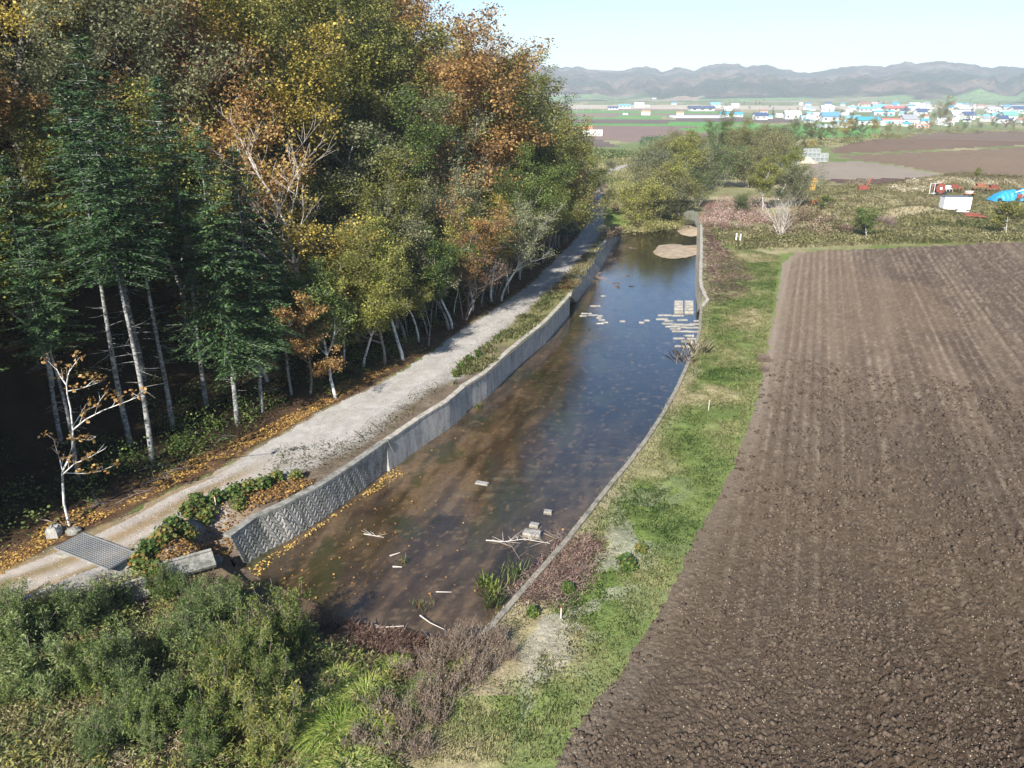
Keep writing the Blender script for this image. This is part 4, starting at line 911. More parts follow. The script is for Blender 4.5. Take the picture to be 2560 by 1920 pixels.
# the sapling by the grate: bare, with sparse orange leaf tufts
def sapling():
    o = at(174, 1312); root = empty('sapling', o, 0, 'bare white sapling with sparse orange leaves beside the metal grate', 'tree'); mb = MB(); tips = []
    def Q_(px, py, dep=0.0):      # picture point at the sapling's own distance
        d = ray(px, py); t = (o.y + dep) / d[1]; return Vector((d[0] * t, d[1] * t, CAMH + d[2] * t)) - o
    def br(pts, r0, r1, leaf=True):
        p = [Q_(*a) for a in pts]; n = len(p); mb.tube(p, [r0 + (r1 - r0) * i / (n - 1) for i in range(n)], 5, False)
        if leaf:
            for i in range(1, n): tips.append((p[i], None, 2))
            for i in range(1, n):
                for k in range(2):
                    e = p[i] + Vector((random.uniform(-.3, .3), random.uniform(-.4, .4), random.uniform(.05, .4))); mb.tube([p[i].lerp(p[i - 1], .5 * k), e], [.018, .006], 3, False); tips.append((e, None, 2))
    br([(174, 1316), (160, 1260), (157, 1215), (156, 1180), (170, 1150), (182, 1110), (182, 1075), (176, 1020), (168, 985), (166, 962)], .07, .03, False)
    br([(166, 962), (172, 930), (190, 905)], .045, .012); br([(166, 962), (150, 940), (137, 912)], .04, .012)
    br([(168, 978, 0), (200, 972, .3), (230, 962, .6), (250, 955, .8)], .03, .01)
    br([(182, 1075), (215, 1048, -.4), (260, 1025, -.8), (300, 1010, -1.0), (347, 992, -1.2)], .045, .01)
    br([(182, 1065), (205, 1030, .6), (240, 1015, 1.0), (262, 985, 1.3)], .03, .01)
    br([(158, 1185), (185, 1160, -.5), (220, 1145, -.9), (262, 1122, -1.2)], .04, .01)
    br([(157, 1180), (150, 1150, .5), (140, 1120, .8), (134, 1098, 1.0)], .04, .01); br([(160, 1182), (210, 1184, .5), (240, 1180, .8), (270, 1170, 1)], .03, .008)
    br([(181, 1095), (200, 1098), (225, 1100), (240, 1092)], .02, .008)
    mb.build('trunk', M['birch'], root, True); crown_from(tips, np.random.default_rng(5), 420, .15, .20, FOL['orange'], root, 'foliage', clump=.75)
sapling()
# ------------------------------------------------------------------ grasses and litter (nobody could count them)
def scatter_px(poly_px, n, rng, s=1.0, z=None):
    """n random ground points inside a polygon surveyed from the photo"""
    W = [tuple(G(a * s, b * s))[:2] if z is None else P(a, b, z) for a, b in poly_px]; xs = [p[0] for p in W]; ys = [p[1] for p in W]; out = []
    while sum(map(len, out)) < n:
        x = rng.uniform(min(xs), max(xs), n); y = rng.uniform(min(ys), max(ys), n); m = inside(x, y, W); out.append(np.stack([x[m], y[m]], 1))
        if not m.any(): break
    return np.concatenate(out)[:n]
ROADPOLY = ROADL + ROADR[::-1]
def not_basin(p): return p[~inside(p[:, 0], p[:, 1], HOLE)]
def blades(name, pts, rng, hgt, wid, mat, lean=.35, per=5, rad=.12, vfun=None, bend=True):
    pts = pts[~((pts[:, 1] > 100) & inside(pts[:, 0], pts[:, 1], ROADPOLY))]; n = len(pts) * per; b = np.repeat(pts, per, 0) + rng.normal(size=(n, 2)) * rad; z = height(b[:, 0], b[:, 1])
    h = hgt * rng.uniform(.5, 1.3, n); a = rng.uniform(0, 6.283, n); l = rng.uniform(.1, 1, n) * lean * h
    B = np.stack([b[:, 0], b[:, 1], z - .03], 1); w = np.stack([-np.sin(a), np.cos(a), 0 * a], 1) * wid; dirv = np.stack([np.cos(a), np.sin(a), 0 * a], 1)
    Mi = B + dirv * (l * .35)[:, None] + np.stack([0 * a, 0 * a, h * .62], 1); T = B + dirv * l[:, None] + np.stack([0 * a, 0 * a, h * (.9 if bend else 1)], 1)
    V = np.stack([B - w, B + w, Mi + w * .8, T, Mi - w * .8], 1).reshape(-1, 3); Fq = np.arange(5 * n).reshape(n, 5)
    v = np.clip((vfun(b[:, 0], b[:, 1]) if vfun else .5) + rng.uniform(-.25, .25, n), 0, 1)
    return mesh_np(name, V, Fq, mat, None, {'v': np.repeat(v, 5)})
rng = np.random.default_rng(9)
bank_px = [(1190, 1600), (1351, 1425), (1500, 1240), (1600, 1120), (1700, 960), (1745, 850), (1752, 790), (1800, 640), (1850, 620), (1950, 640), (1930, 780), (1895, 980), (1860, 1090), (1800, 1230), (1700, 1420), (1540, 1700), (1400, 1900), (1050, 1910), (1050, 1700)]
bp_ = not_basin(scatter_px(bank_px, 26000, rng)); bp_ = bp_[~inside(bp_[:, 0], bp_[:, 1], FIELD)]
gv = lambda x, y: np.clip(.44 + 1.3 * (fbm(x * .25, y * .25, 4, 11) - .45) + .5 * (fbm(x * 1.5, y * 1.5, 3, 12) - .5), 0, 1) + .25 * (1 - sst(.3, 1.5, x - xr_ch(np.clip(y, 28, 400))))
tag(blades('grass', bp_, rng, .14, .010, FOL['grass'], .9, 7, .12, gv), 'short green and straw coloured grass on the bank between basin and field', 'grass', kind='stuff')
br_ = not_basin(scatter_px([(790, 1570), (900, 1575), (1000, 1590), (1060, 1610), (1040, 1680), (900, 1720), (780, 1700)], 1300, rng))
tag(blades('matted_reeds', br_, rng, .3, .007, FOL['redweed'], 1.8, 14, .2, lambda x, y: .5 + .6 * fbm(x, y, 3, 6)), 'matted brown dead reeds at the near edge of the basin', 'reeds', kind='stuff')
wf = not_basin(scatter_px([(1770, 560), (1960, 575), (2100, 560), (2560, 545), (2560, 605), (2200, 612), (1960, 622), (1840, 625), (1790, 600)], 7000, rng))
tag(blades('weeds', wf, rng, .40, .020, FOL['grass'], 1.1, 7, .25, lambda x, y: .1 + 1.2 * fbm(x * .2, y * .35, 3, 4)), 'green and brown weed strip beyond the ploughed field', 'weeds', kind='stuff')
wy = scatter_px([(1980, 470), (2200, 460), (2400, 430), (2560, 440), (2560, 545), (2200, 560), (2000, 560)], 9000, rng)
tag(blades('tall_dry_grass', wy, rng, .35, .02, FOL['strawweed'], 1.2, 7, .35, lambda x, y: .35 + .9 * fbm(x * .12, y * .12, 3, 4)), 'dry grass of the yard with the parked farm machines', 'grass', kind='stuff')
rk = scatter_px([(1760, 600), (1800, 610), (1850, 650), (1880, 700), (1850, 740), (1790, 760), (1765, 740)], 1500, rng)
rk2 = scatter_px([(1765, 560), (1800, 560), (1830, 590), (1800, 610), (1762, 595)], 900, rng)
rk3 = scatter_px([(1300, 1480), (1400, 1380), (1470, 1330), (1500, 1380), (1440, 1470), (1340, 1520)], 700, rng)
tag(blades('fallen_stems', np.concatenate([rk, rk2, rk3]), rng, .17, .012, FOL['pinkweed'], 3.4, 7, .4, lambda x, y: .45 + .5 * fbm(x * .8, y * .8, 3, 6)), 'flattened reddish dead stems along the right wall of the basin', 'dead stems', kind='stuff')
vg_ = scatter_px([(1120, 960), (1160, 900), (1240, 850), (1330, 770), (1420, 690), (1460, 640), (1500, 620), (1470, 670), (1420, 740), (1330, 820), (1230, 910), (1150, 965)], 2600, rng); vg_ = vg_[fbm(vg_[:, 0] * .6, vg_[:, 1] * .6, 3, 44) > .44]
tag(blades('verge_grass', vg_, rng, .4, .016, FOL['grass'], .9, 7, .2, lambda x, y: .55 + .6 * (fbm(x * .5, y * .5, 3, 6) - .45) + .3 * sst(85, 100, y)), 'grass and weeds on the strip between track and tall wall', 'grass', kind='stuff')
mw = scatter_px([(1480, 430), (1560, 405), (1620, 412), (1590, 440), (1540, 470), (1500, 470)], 1500, rng)
mw2 = scatter_px([(1430, 385), (1640, 390), (1600, 412), (1520, 418), (1470, 450)], 2500, rng)
tag(blades('meadow_grass', np.concatenate([mw, mw2]), rng, .8, .06, FOL['grass'], .6, 5, .5, lambda x, y: .3 + .8 * fbm(x * .05, y * .05, 3, 4)), 'rough straw and green meadow beside the sunny end of the track', 'grass', kind='stuff')
def lowground(n, poly, col, lab, name, hgt=.5, wid=.02, per=6, v=None, lean=1.1):
    p = not_basin(scatter_px(poly, n, rng)); return tag(blades(name, p, rng, hgt, wid, FOL[col], lean, per, .2, v), lab, 'undergrowth', kind='stuff')
# leaf litter on the dirt margin and along the near track, leaves on the water's edge
def litter(name, P2, z, size, mat, lab, rng, vb=.5):
    n = len(P2); C = np.stack([P2[:, 0], P2[:, 1], z + rng.uniform(0.01, .04, n)], 1); V, Fq, a = leafquads(C, size, rng, 2.5, .8, vb + rng.uniform(-.4, .45, n))
    return tag(mesh_np(name, V, Fq, mat, None, {'v': a}), lab, 'leaves', kind='stuff')
lq = scatter_px([(330, 1440), (420, 1350), (640, 1215), (800, 1200), (720, 1250), (600, 1310), (560, 1400), (420, 1460)], 2600, rng)
litter('bank_leaves', lq, height(lq[:, 0], lq[:, 1]) + rng.uniform(0, .25, len(lq)), .14, FOL['litter'], 'brown and orange leaves among the weeds above the block wall', rng, .35)
lp = scatter_px([(0, 1440), (165, 1340), (430, 1215), (700, 1080), (930, 950), (1070, 870), (1000, 880), (850, 960), (640, 1080), (400, 1180), (150, 1290), (0, 1380)], 9000, rng)
litter('fallen_leaves', lp, height(lp[:, 0], lp[:, 1]), .13, FOL['litter'], 'orange and brown fallen leaves on the dirt beside the track', rng)
lw = scatter_px([(612, 1425), (738, 1352), (900, 1240), (990, 1165), (1010, 1190), (880, 1262), (760, 1350), (690, 1400), (640, 1450)], 420, rng, z=ZW)
litter('floating_leaves', lw, np.full(len(lw), ZW), .12, FOL['litter'], 'yellow leaves floating along the foot of the block wall', rng, .9)
lf = np.array([P(px, py, ZW) for px, py in zip(rng.uniform(700, 1700, 2600), rng.uniform(640, 1500, 2600))]); lf = lf[inside(lf[:, 0], lf[:, 1], [(p[0] + .6, p[1]) for p in LT] + FAR + [(p[0] - .5, p[1]) for p in RT[::-1]])]
tf = (lf[:, 0] - xl_ch(lf[:, 1])) / (xr_ch(lf[:, 1]) - xl_ch(lf[:, 1])); lf = lf[(tf < .45) | (rng.random(len(lf)) < .25)]
litter('water_debris', lf, np.full(len(lf), ZW), .13, FOL['litter'], 'small leaves and debris scattered over the shallow water', rng, .2)
# loose clods and straw on the near part of the ploughed field
def clods():
    rg = np.random.default_rng(77); n = 140000; rr = 19 + 50 * rg.random(n) ** 1.25; aa = np.radians(rg.uniform(-12, 43, n)); x = rr * np.sin(aa); y = rr * np.cos(aa)
    m_ = inside(x, y, FIELD); dl = seg_dist(x, y, FIELD[:13]); u_ = x * rowdir[1] - y * rowdir[0]; dn_ = fbm(u_ * 1.2, (x * rowdir[0] + y * rowdir[1]) * .4, 3, 21); m_ &= (rg.random(n) < .25 + 1.6 * (dn_ - .3)) & (rg.random(n) < .3 + .7 * sst(1, 6, dl)); x, y = x[m_], y[m_]; n = len(x)
    s_ = .025 * (1 - rg.random(n)) ** -.6; s_ = np.minimum(s_, .15) * (1 + .3 * (np.hypot(x, y) > 40)); z = height(x, y) + field_dz(x, y) + s_ * .15
    base = np.array([(1, 0, 0), (0, 1, 0), (-1, 0, 0), (0, -1, 0), (0, 0, .8), (0, 0, -.6)]); th = rg.uniform(0, 6.28, n); c_, sn = np.cos(th), np.sin(th)
    B = base[None] * rg.uniform(.55, 1.35, (n, 6, 1)) * s_[:, None, None]; B = B + rg.normal(size=B.shape) * s_[:, None, None] * .12
    V = np.stack([B[..., 0] * c_[:, None] - B[..., 1] * sn[:, None] + x[:, None], B[..., 0] * sn[:, None] + B[..., 1] * c_[:, None] + y[:, None], B[..., 2] + z[:, None]], -1).reshape(-1, 3)
    T_ = np.array([(0, 1, 4), (1, 2, 4), (2, 3, 4), (3, 0, 4), (1, 0, 5), (2, 1, 5), (3, 2, 5), (0, 3, 5)]); Fq = (T_[None] + 6 * np.arange(n)[:, None, None]).reshape(-1, 3)
    k_ = rg.random(n); cc = mix((.060, .044, .033), (.120, .090, .068), k_); cc = np.where(((rg.random(n) < .05) & (s_ < .045))[:, None], np.array([[.30, .26, .21]]), cc)
    tag(mesh_np('soil_clods', V, Fq, M['field'], cols=np.repeat(cc, 6, 0)), 'broken dark clods on the near part of the ploughed field', 'soil clods', kind='stuff')
    p = np.stack([x, y], 1)[rg.random(n) < .16]; p = p + rg.normal(size=p.shape) * .2; m2 = inside(p[:, 0], p[:, 1], FIELD); p = p[m2]
    zz = height(p[:, 0], p[:, 1]) + field_dz(p[:, 0], p[:, 1]) + .03; C = np.stack([p[:, 0], p[:, 1], zz], 1); V, Fq, a = leafquads(C, .075, rg, 2.5, .28, rg.uniform(.3, .9, len(C)))
    tag(mesh_np('straw_bits', V, Fq, FOL['straw'], None, {'v': a}), 'pale bits of straw lying on the ploughed soil', 'straw', kind='stuff')
clods()
def pebbles():
    rg = np.random.default_rng(88); n = 42000; y = rg.uniform(34, 100, n); a_ = xl_road(y); b_ = xr_road(y); t = rg.uniform(-.06, 1.0, n); t = np.where(rg.random(n) < .8, 1 + np.abs(rg.normal(size=n)) * .16, t); x = a_ + (b_ - a_) * t
    m_ = x < xl_ch(y) - .5; x, y = x[m_], y[m_]; n = len(x); s_ = rg.uniform(.01, .03, n) * (1 + y / 120); z = height(x, y) + .01
    base = np.array([(1, 0, 0), (0, 1, 0), (-1, 0, 0), (0, -1, 0), (0, 0, .7)]); B = base[None] * rg.uniform(.6, 1.3, (n, 5, 1)) * s_[:, None, None] + np.stack([x, y, z], 1)[:, None, :]
    T_ = np.array([(0, 1, 4), (1, 2, 4), (2, 3, 4), (3, 0, 4)]); Fq = (T_[None] + 5 * np.arange(n)[:, None, None]).reshape(-1, 3)
    tag(mesh_np('loose_gravel', B.reshape(-1, 3), Fq, M['farfield'], cols=np.repeat(mix((.16, .145, .125), (.44, .42, .38), rg.random(n)), 5, 0)), 'loose grey gravel along the track and its shoulder', 'gravel', kind='stuff')
pebbles()
dv_ = scatter_px([(700, 1120), (880, 1100), (960, 1050), (1050, 975), (1110, 955), (1090, 990), (980, 1075), (880, 1140), (760, 1210), (690, 1240), (640, 1230)], 420, rng)
tag(blades('verge_stubble', dv_, rng, .16, .010, FOL['strawweed'], 1.4, 6, .3, lambda x, y: .35 + 0 * x), 'dead stubble between the track shoulder and the near wall', 'dead stems', kind='stuff')
def understory():
    rg = np.random.default_rng(66); n = 900; y = rg.uniform(24, 150, n); d = 2.6 + 22 * rg.random(n) ** 1.5; x = xl_road(y) - d / .93; z = height(x, y); per = 90; hh = rg.uniform(.4, 1.7, n)
    C = np.repeat(np.stack([x, y, z], 1), per, 0); o = rg.normal(size=(n * per, 3)) * .45; C = C + o * [1.2, 1.2, 0]; C[:, 2] += np.repeat(hh, per) * np.clip(.5 + o[:, 2] * .8, .02, 1.1)
    V, Fq, a = leafquads(C, .16, rg, .8, .7, np.repeat(rg.uniform(.0, .7, n), per) + rg.uniform(-.2, .2, n * per)); tag(mesh_np('understory', V, Fq, FOL['green'], None, {'v': a}), 'dark green undergrowth between the trunks of the wood', 'undergrowth', kind='stuff')
understory()
# ------------------------------------------------------------------ sedge clumps
def sedge(px, py, r, h, seed, label, col='sedge'):
    rg = np.random.default_rng(seed); o = at(px, py); n = 1100; a = rg.uniform(0, 6.283, n); rr = r * .35 * np.sqrt(rg.random(n)); L_ = h * rg.uniform(.6, 1.25, n)
    segs = 6; V = []; wd = .014; base = np.stack([rr * np.cos(a), rr * np.sin(a), 0 * a - .1], 1); a2 = a + rg.normal(size=n) * .5; dv = np.stack([np.cos(a2), np.sin(a2), 0 * a], 1); sv = np.stack([-np.sin(a2), np.cos(a2), 0 * a], 1)
    rch = r * rg.uniform(.3, 1.1, n)
    for i in range(segs + 1):
        t = i / segs; c = base + dv * (rch * t ** 1.3)[:, None] + np.stack([0 * a, 0 * a, L_ * (2.1 * t - 2.0 * t * t)], 1); w_ = wd * (1 - t) ** .6 + .002; V += [c - sv * w_, c + sv * w_]
    V = np.stack(V, 1).reshape(-1, 3); k = 2 * (segs + 1); Fq = np.concatenate([np.stack([np.arange(n) * k + 2 * i, np.arange(n) * k + 2 * i + 1, np.arange(n) * k + 2 * i + 3, np.arange(n) * k + 2 * i + 2], 1) for i in range(segs)])
    ob = mesh_np('sedge_clump', V, Fq, FOL[col], None, {'v': np.repeat(np.clip(.5 + rg.uniform(-.5, .5, n), 0, 1), k)}); ob.location = o; tag(ob, label, 'grass clump', label if col == 'straw' else None)
for i, (px, py, r, h, lab) in enumerate([(990, 1690, 1.2, .9, 'bright green arching sedge clump nearest the basin'), (920, 1760, 1.6, 1.1, 'large drooping yellow green sedge clump, left of the brown weeds'), (850, 1720, 1.3, 1.0, 'sedge clump beside the yellow willow'),
    (860, 1850, 1.7, 1.2, 'largest arching sedge clump above the bottom edge'), (800, 1800, 1.3, 1.0, 'leftmost sedge clump in the foreground'), (930, 1840, 1.3, 1.0, 'sedge clump against the brown dead weeds near the bottom'), (880, 1930, 1.4, 1.0, 'sedge clump cut by the bottom edge'), (960, 1730, 1.2, .9, 'sedge clump in the middle of the bright sedges')]): sedge(px, py, r, h, 60 + i, lab)
for i, (px, py) in enumerate([(30, 1830), (90, 1800), (150, 1840), (60, 1890), (210, 1870), (130, 1900), (10, 1900), (180, 1920), (250, 1920)]): sedge(px, py, 1.1, .8, 80 + i, 'pale dry arching grass clump at the bottom left corner', 'straw')
def reedtuft(px, py, r, h, n, seed, label, z=ZW, col='sedge'):
    rg = np.random.default_rng(seed); x, y = P(px, py, z); pts = np.tile([[0, 0]], (n, 1)) + rg.normal(size=(n, 2)) * r; a = rg.uniform(0, 6.28, n); l = h * rg.uniform(.4, 1, n) * .8; hh = h * rg.uniform(.4, 1.1, n)
    B = np.stack([pts[:, 0], pts[:, 1], 0 * a - .05], 1); w_ = np.stack([-np.sin(a), np.cos(a), 0 * a], 1) * .014; T = B + np.stack([np.cos(a) * l, np.sin(a) * l, hh], 1); Mi = (B + T) / 2 + [0, 0, .1 * h]
    V = np.stack([B - w_, B + w_, Mi + w_, T, Mi - w_], 1).reshape(-1, 3); ob = mesh_np('reed_tuft', V, np.arange(5 * n).reshape(n, 5), FOL[col], None, {'v': np.repeat(rg.uniform(.3, 1, n), 5)}); ob.location = (x, y, z); tag(ob, label, 'reeds')
reedtuft(1215, 1462, .22, .75, 60, 1, 'bright green bent reeds lying in the near part of the basin'); reedtuft(1235, 1475, .2, .7, 45, 2, 'yellow green reed blades beside the bright bent reeds')
reedtuft(1290, 1440, .35, .9, 60, 3, 'thin green reeds standing along the right wall in shade', col='willow'); reedtuft(1240, 1510, .3, .9, 60, 4, 'thin green reeds in the dark water near the right corner', col='willow'); reedtuft(1060, 1508, .35, .3, 50, 5, 'low green tuft on the mud at the near end', col='knot')
reedtuft(1010, 1405, .12, .4, 16, 6, 'small green sprout on the mud in the middle of the basin', col='knot'); reedtuft(1198, 1020, .12, .6, 26, 7, 'green plant at the foot of the tall wall', col='knot'); reedtuft(1740, 880, .5, 1.5, 60, 8, 'pale dry reeds leaning over the right wall', 0, 'straw'); reedtuft(1712, 905, .5, 1.2, 50, 9, 'greyish dead weed hanging over the right wall', 0, 'deadweed')
# ------------------------------------------------------------------ hills beyond the valley
SIL = [(900, 120), (1100, 128), (1327, 151), (1378, 168), (1440, 166), (1491, 174), (1557, 176), (1598, 165), (1619, 165), (1652, 177), (1670, 175), (1700, 166), (1736, 176), (1759, 165), (1807, 159), (1846, 160), (1864, 168), (1903, 159), (1956, 172), (2007, 181), (2049, 178), (2091, 169), (2139, 163), (2213, 165), (2261, 153), (2288, 159), (2324, 153), (2371, 153), (2425, 160), (2482, 168), (2515, 165), (2556, 169), (2800, 160), (3200, 150)]
def hills():
    RD = 4600.0; be = []; he = []
    for px, py in SIL:
        d = ray(px, py); be.append(math.atan2(d[0], d[1])); he.append(CAMH + d[2] / math.hypot(d[0], d[1]) * RD)
    b = np.radians(np.arange(-60, 62, .06)); r = np.concatenate([np.linspace(2450, 4700, 110), [4900, 5300]])
    B, R_ = np.meshgrid(b, r); X = R_ * np.sin(B); Y = R_ * np.cos(B); H = np.interp(B, be, he) + 12
    s = np.clip((R_ - 2600) / (RD - 2600), 0, 1)
    sp = 1 - np.abs(2 * fbm(B * 26 + .6 * fbm(X / 400, Y / 400, 3, 1), R_ / 2600., 4, 31) - 1)        # spurs running down to the valley
    n = fbm(X / 420, Y / 420, 5, 33); prof = s ** 1.15 * (.55 + .45 * s)
    Z = H * (prof * (1 - .75 * (1 - s) * (1 - sp)) + .30 * (n - .45) * np.sin(np.pi * np.clip(s, 0, 1)) * 1.6) + .22 * H * np.exp(-((s - .42) / .2) ** 2) * sst(.3, .8, sp)
    Z = np.minimum(Z, 12 + (H - 12) * np.maximum(s, .02) ** .75) ; Z = np.where(R_ > RD, H * np.clip(1 - (R_ - RD) / 900, .3, 1), Z)
    Z = Z - 12 - 2 + (fbm(X / 30, Y / 40, 3, 35) - .5) * 22 * sst(.1, .25, s) + (fbm(X / 170, Y / 170, 3, 36) - .5) * 60 * sst(.12, .4, s) * (1 - sst(.8, 1, s))
    d = R_ ; c = mix((.05, .045, .035), (.155, .125, .088), sst(.3, .7, fbm(X / 60, Y / 60, 4, 41))); c = mix(c, (.030, .048, .028), sst(.50, .58, fbm(X / 260, Y / 170, 4, 43)) * .85)
    fl = 1 - sst(.16, .24, s + .25 * (fbm(X / 380, Y / 260, 3, 47) - .5)); f1 = fbm(X / 260, Y / 90, 2, 48)
    fcol = mix(mix((.16, .24, .10), (.13, .22, .08), f1), (.30, .22, .16), sst(.55, .6, f1)); c = mix(c, fcol * 1.25, fl * sst(.40, .44, fbm(X / 260, Y / 160, 2, 49)))
    q = np.arange(B.size).reshape(B.shape); q = np.stack([q[:-1, :-1], q[:-1, 1:], q[1:, 1:], q[1:, :-1]], -1).reshape(-1, 4)
    tag(mesh_np('hills', np.stack([X, Y, Z], -1).reshape(-1, 3), q, M['hills'], cols=c.reshape(-1, 3)), kind='structure')
hills()
def clumps(name, px_pts, n, hgt, rad, size, mat, lab, rng, per=60, asp=.8):
    P_ = scatter_px(px_pts, n, rng); P_ = P_[~((P_[:, 1] > 60) & (seg_dist(P_[:, 0], P_[:, 1], ROADL) + seg_dist(P_[:, 0], P_[:, 1], ROADR) < 7.5))]; n = len(P_); z = height(P_[:, 0], P_[:, 1]); hh = hgt * rng.uniform(.6, 1.25, n)
    C = np.repeat(np.stack([P_[:, 0], P_[:, 1], z], 1), per, 0); o = rng.normal(size=(n * per, 3)) * .33; H_ = np.repeat(hh, per)
    C = C + o * [rad, rad, 0] * np.repeat(rng.uniform(.7, 1.3, n), per)[:, None]; C[:, 2] += H_ * np.clip(.55 + o[:, 2] * .8, .03, 1.05)
    V, Fq, a = leafquads(C, size, rng, .4, asp, np.repeat(rng.uniform(.1, .9, n), per) + rng.uniform(-.25, .25, n * per))
    return tag(mesh_np(name, V, Fq, mat, None, {'v': a}), lab, 'woodland', kind='stuff')
FOL['haze_wood'] = foliage('far_wood_leaves', [(0, (.045, .05, .035)), (.5, (.105, .095, .07)), (1, (.19, .165, .12))], .1, 0)
clumps('far_wood', [(1420, 247), (2000, 244), (2600, 243), (2600, 238), (2000, 239), (1420, 240)], 420, 15, 14, 3.6, FOL['haze_wood'], 'grey brown wood along the foot of the hills', rng, 90)
clumps('far_wood', [(1440, 252), (1500, 250), (1560, 246), (1440, 246)], 60, 13, 12, 3.2, FOL['haze_wood'], 'dark riverside wood at the left end of the valley', rng, 90)
FOL['orch'] = foliage('nursery_leaves', [(0, (.02, .06, .02)), (.5, (.05, .12, .035)), (1, (.11, .19, .06))], .2, 0)
clumps('nursery_rows', [(1600, 364), (1720, 364), (1722, 350), (1608, 350)], 150, 3.6, 2.2, .7, FOL['orch'], 'rows of dark green nursery bushes among white posts', rng, 50)
clumps('hop_plants', [(1470, 405), (1440, 385), (1560, 390), (1600, 396)], 130, 2.2, 4.0, .6, FOL['alder2'], 'low green scrub along the far fields', rng, 40)
clumps('field_scrub', [(1680, 400), (1690, 385), (1900, 372), (2000, 380), (1960, 395), (1700, 400)], 160, 3.2, 4.5, .5, FOL['alder'], 'dull green scrub behind the grove', rng, 60)
clumps('field_scrub', [(2000, 390), (2060, 372), (2200, 352), (2290, 338), (2560, 332), (2560, 328), (2280, 330), (2150, 345), (2020, 362)], 240, 3.0, 4.0, .5, FOL['alder'], 'yellow green scrub along the edge of the upper ploughed field', rng, 60)
clumps('bramble', [(1945, 470), (2060, 450), (2200, 470), (2300, 500), (2180, 560), (2000, 570)], 60, 1.5, 2.6, .2, FOL['strawweed'], 'straw and green brambles round the orange tractor', rng, 130)
clumps('bramble', [(1520, 560), (1640, 578), (1720, 552), (1700, 530), (1560, 530), (1512, 500), (1520, 545)], 60, 1.6, 2.6, .25, FOL['alder'], 'low scrub on the bank behind the head of the basin', rng, 130)
clumps('bramble', [(1478, 640), (1505, 610), (1530, 570), (1522, 520), (1540, 520), (1548, 585), (1520, 600)], 60, 1.2, 1.6, .25, FOL['deadweed'], 'dark brown scrub between shaded track and basin', rng, 130)
FG = [(-20, 1560), (200, 1490), (330, 1450), (430, 1440), (560, 1470), (700, 1560), (800, 1620), (900, 1650), (1000, 1690), (980, 1960), (-20, 1960)]
def fgc(name, n, hgt, rad, size, col, lab, per, poly=None):
    return clumps(name, poly or FG, n, hgt, rad, size * 1.7, FOL[col], lab, rng, per, .26)
fgc('undergrowth', 240, .75, .9, .12, 'willow', 'dense low green undergrowth in the foreground hollow', 120)
fgc('undergrowth', 170, .9, .8, .11, 'ywillow', 'yellow green low growth tangled through the foreground bushes', 110)
fgc('undergrowth', 260, .6, .8, .10, 'strawweed', 'straw coloured low growth between the foreground bushes', 110)
fgc('dead_undergrowth', 460, .6, .7, .09, 'deadweed', 'brown dead leaves and stems in the foreground hollow', 110)
fgc('dry_grass', 240, .6, .7, .11, 'strawweed', 'pale dry grass at the bottom left corner', 140, [(-20, 1800), (120, 1750), (230, 1780), (270, 1850), (260, 1960), (-20, 1960)])
clumps('russet_weeds', [(1750, 560), (1760, 520), (1800, 500), (1900, 505), (1930, 545), (1900, 575), (1780, 580)], 150, 1.5, 1.6, .17, FOL['pinkweed'], 'russet and pinkish dead weeds beyond the end of the basin', rng, 110)
clumps('scrub', [(1930, 560), (1990, 520), (2100, 560), (2180, 585), (2050, 600), (1940, 590)], 70, 1.2, 2.0, .22, FOL['deadweed'], 'brown scrub round the bare white tree', rng, 110)
clumps('scrub', [(2230, 470), (2300, 455), (2400, 445), (2560, 455), (2560, 475), (2400, 465), (2260, 490)], 60, 1.2, 2.4, .25, FOL['straw'], 'pale straw scrub behind the farm machines', rng, 100)
clumps('verge_weeds', [(1420, 725), (1440, 690), (1470, 655), (1450, 655), (1400, 700), (1380, 745)], 26, .9, 1.4, .2, FOL['orange'], 'orange brown weeds above the far end of the tall wall', rng, 130)
clumps('bramble', [(1760, 590), (1960, 596), (2560, 575), (2560, 600), (2200, 606), (1960, 614)], 90, .8, 2.6, .22, FOL['strawweed'], 'tangled straw coloured weeds at the foot of the field corner trees', rng, 110)
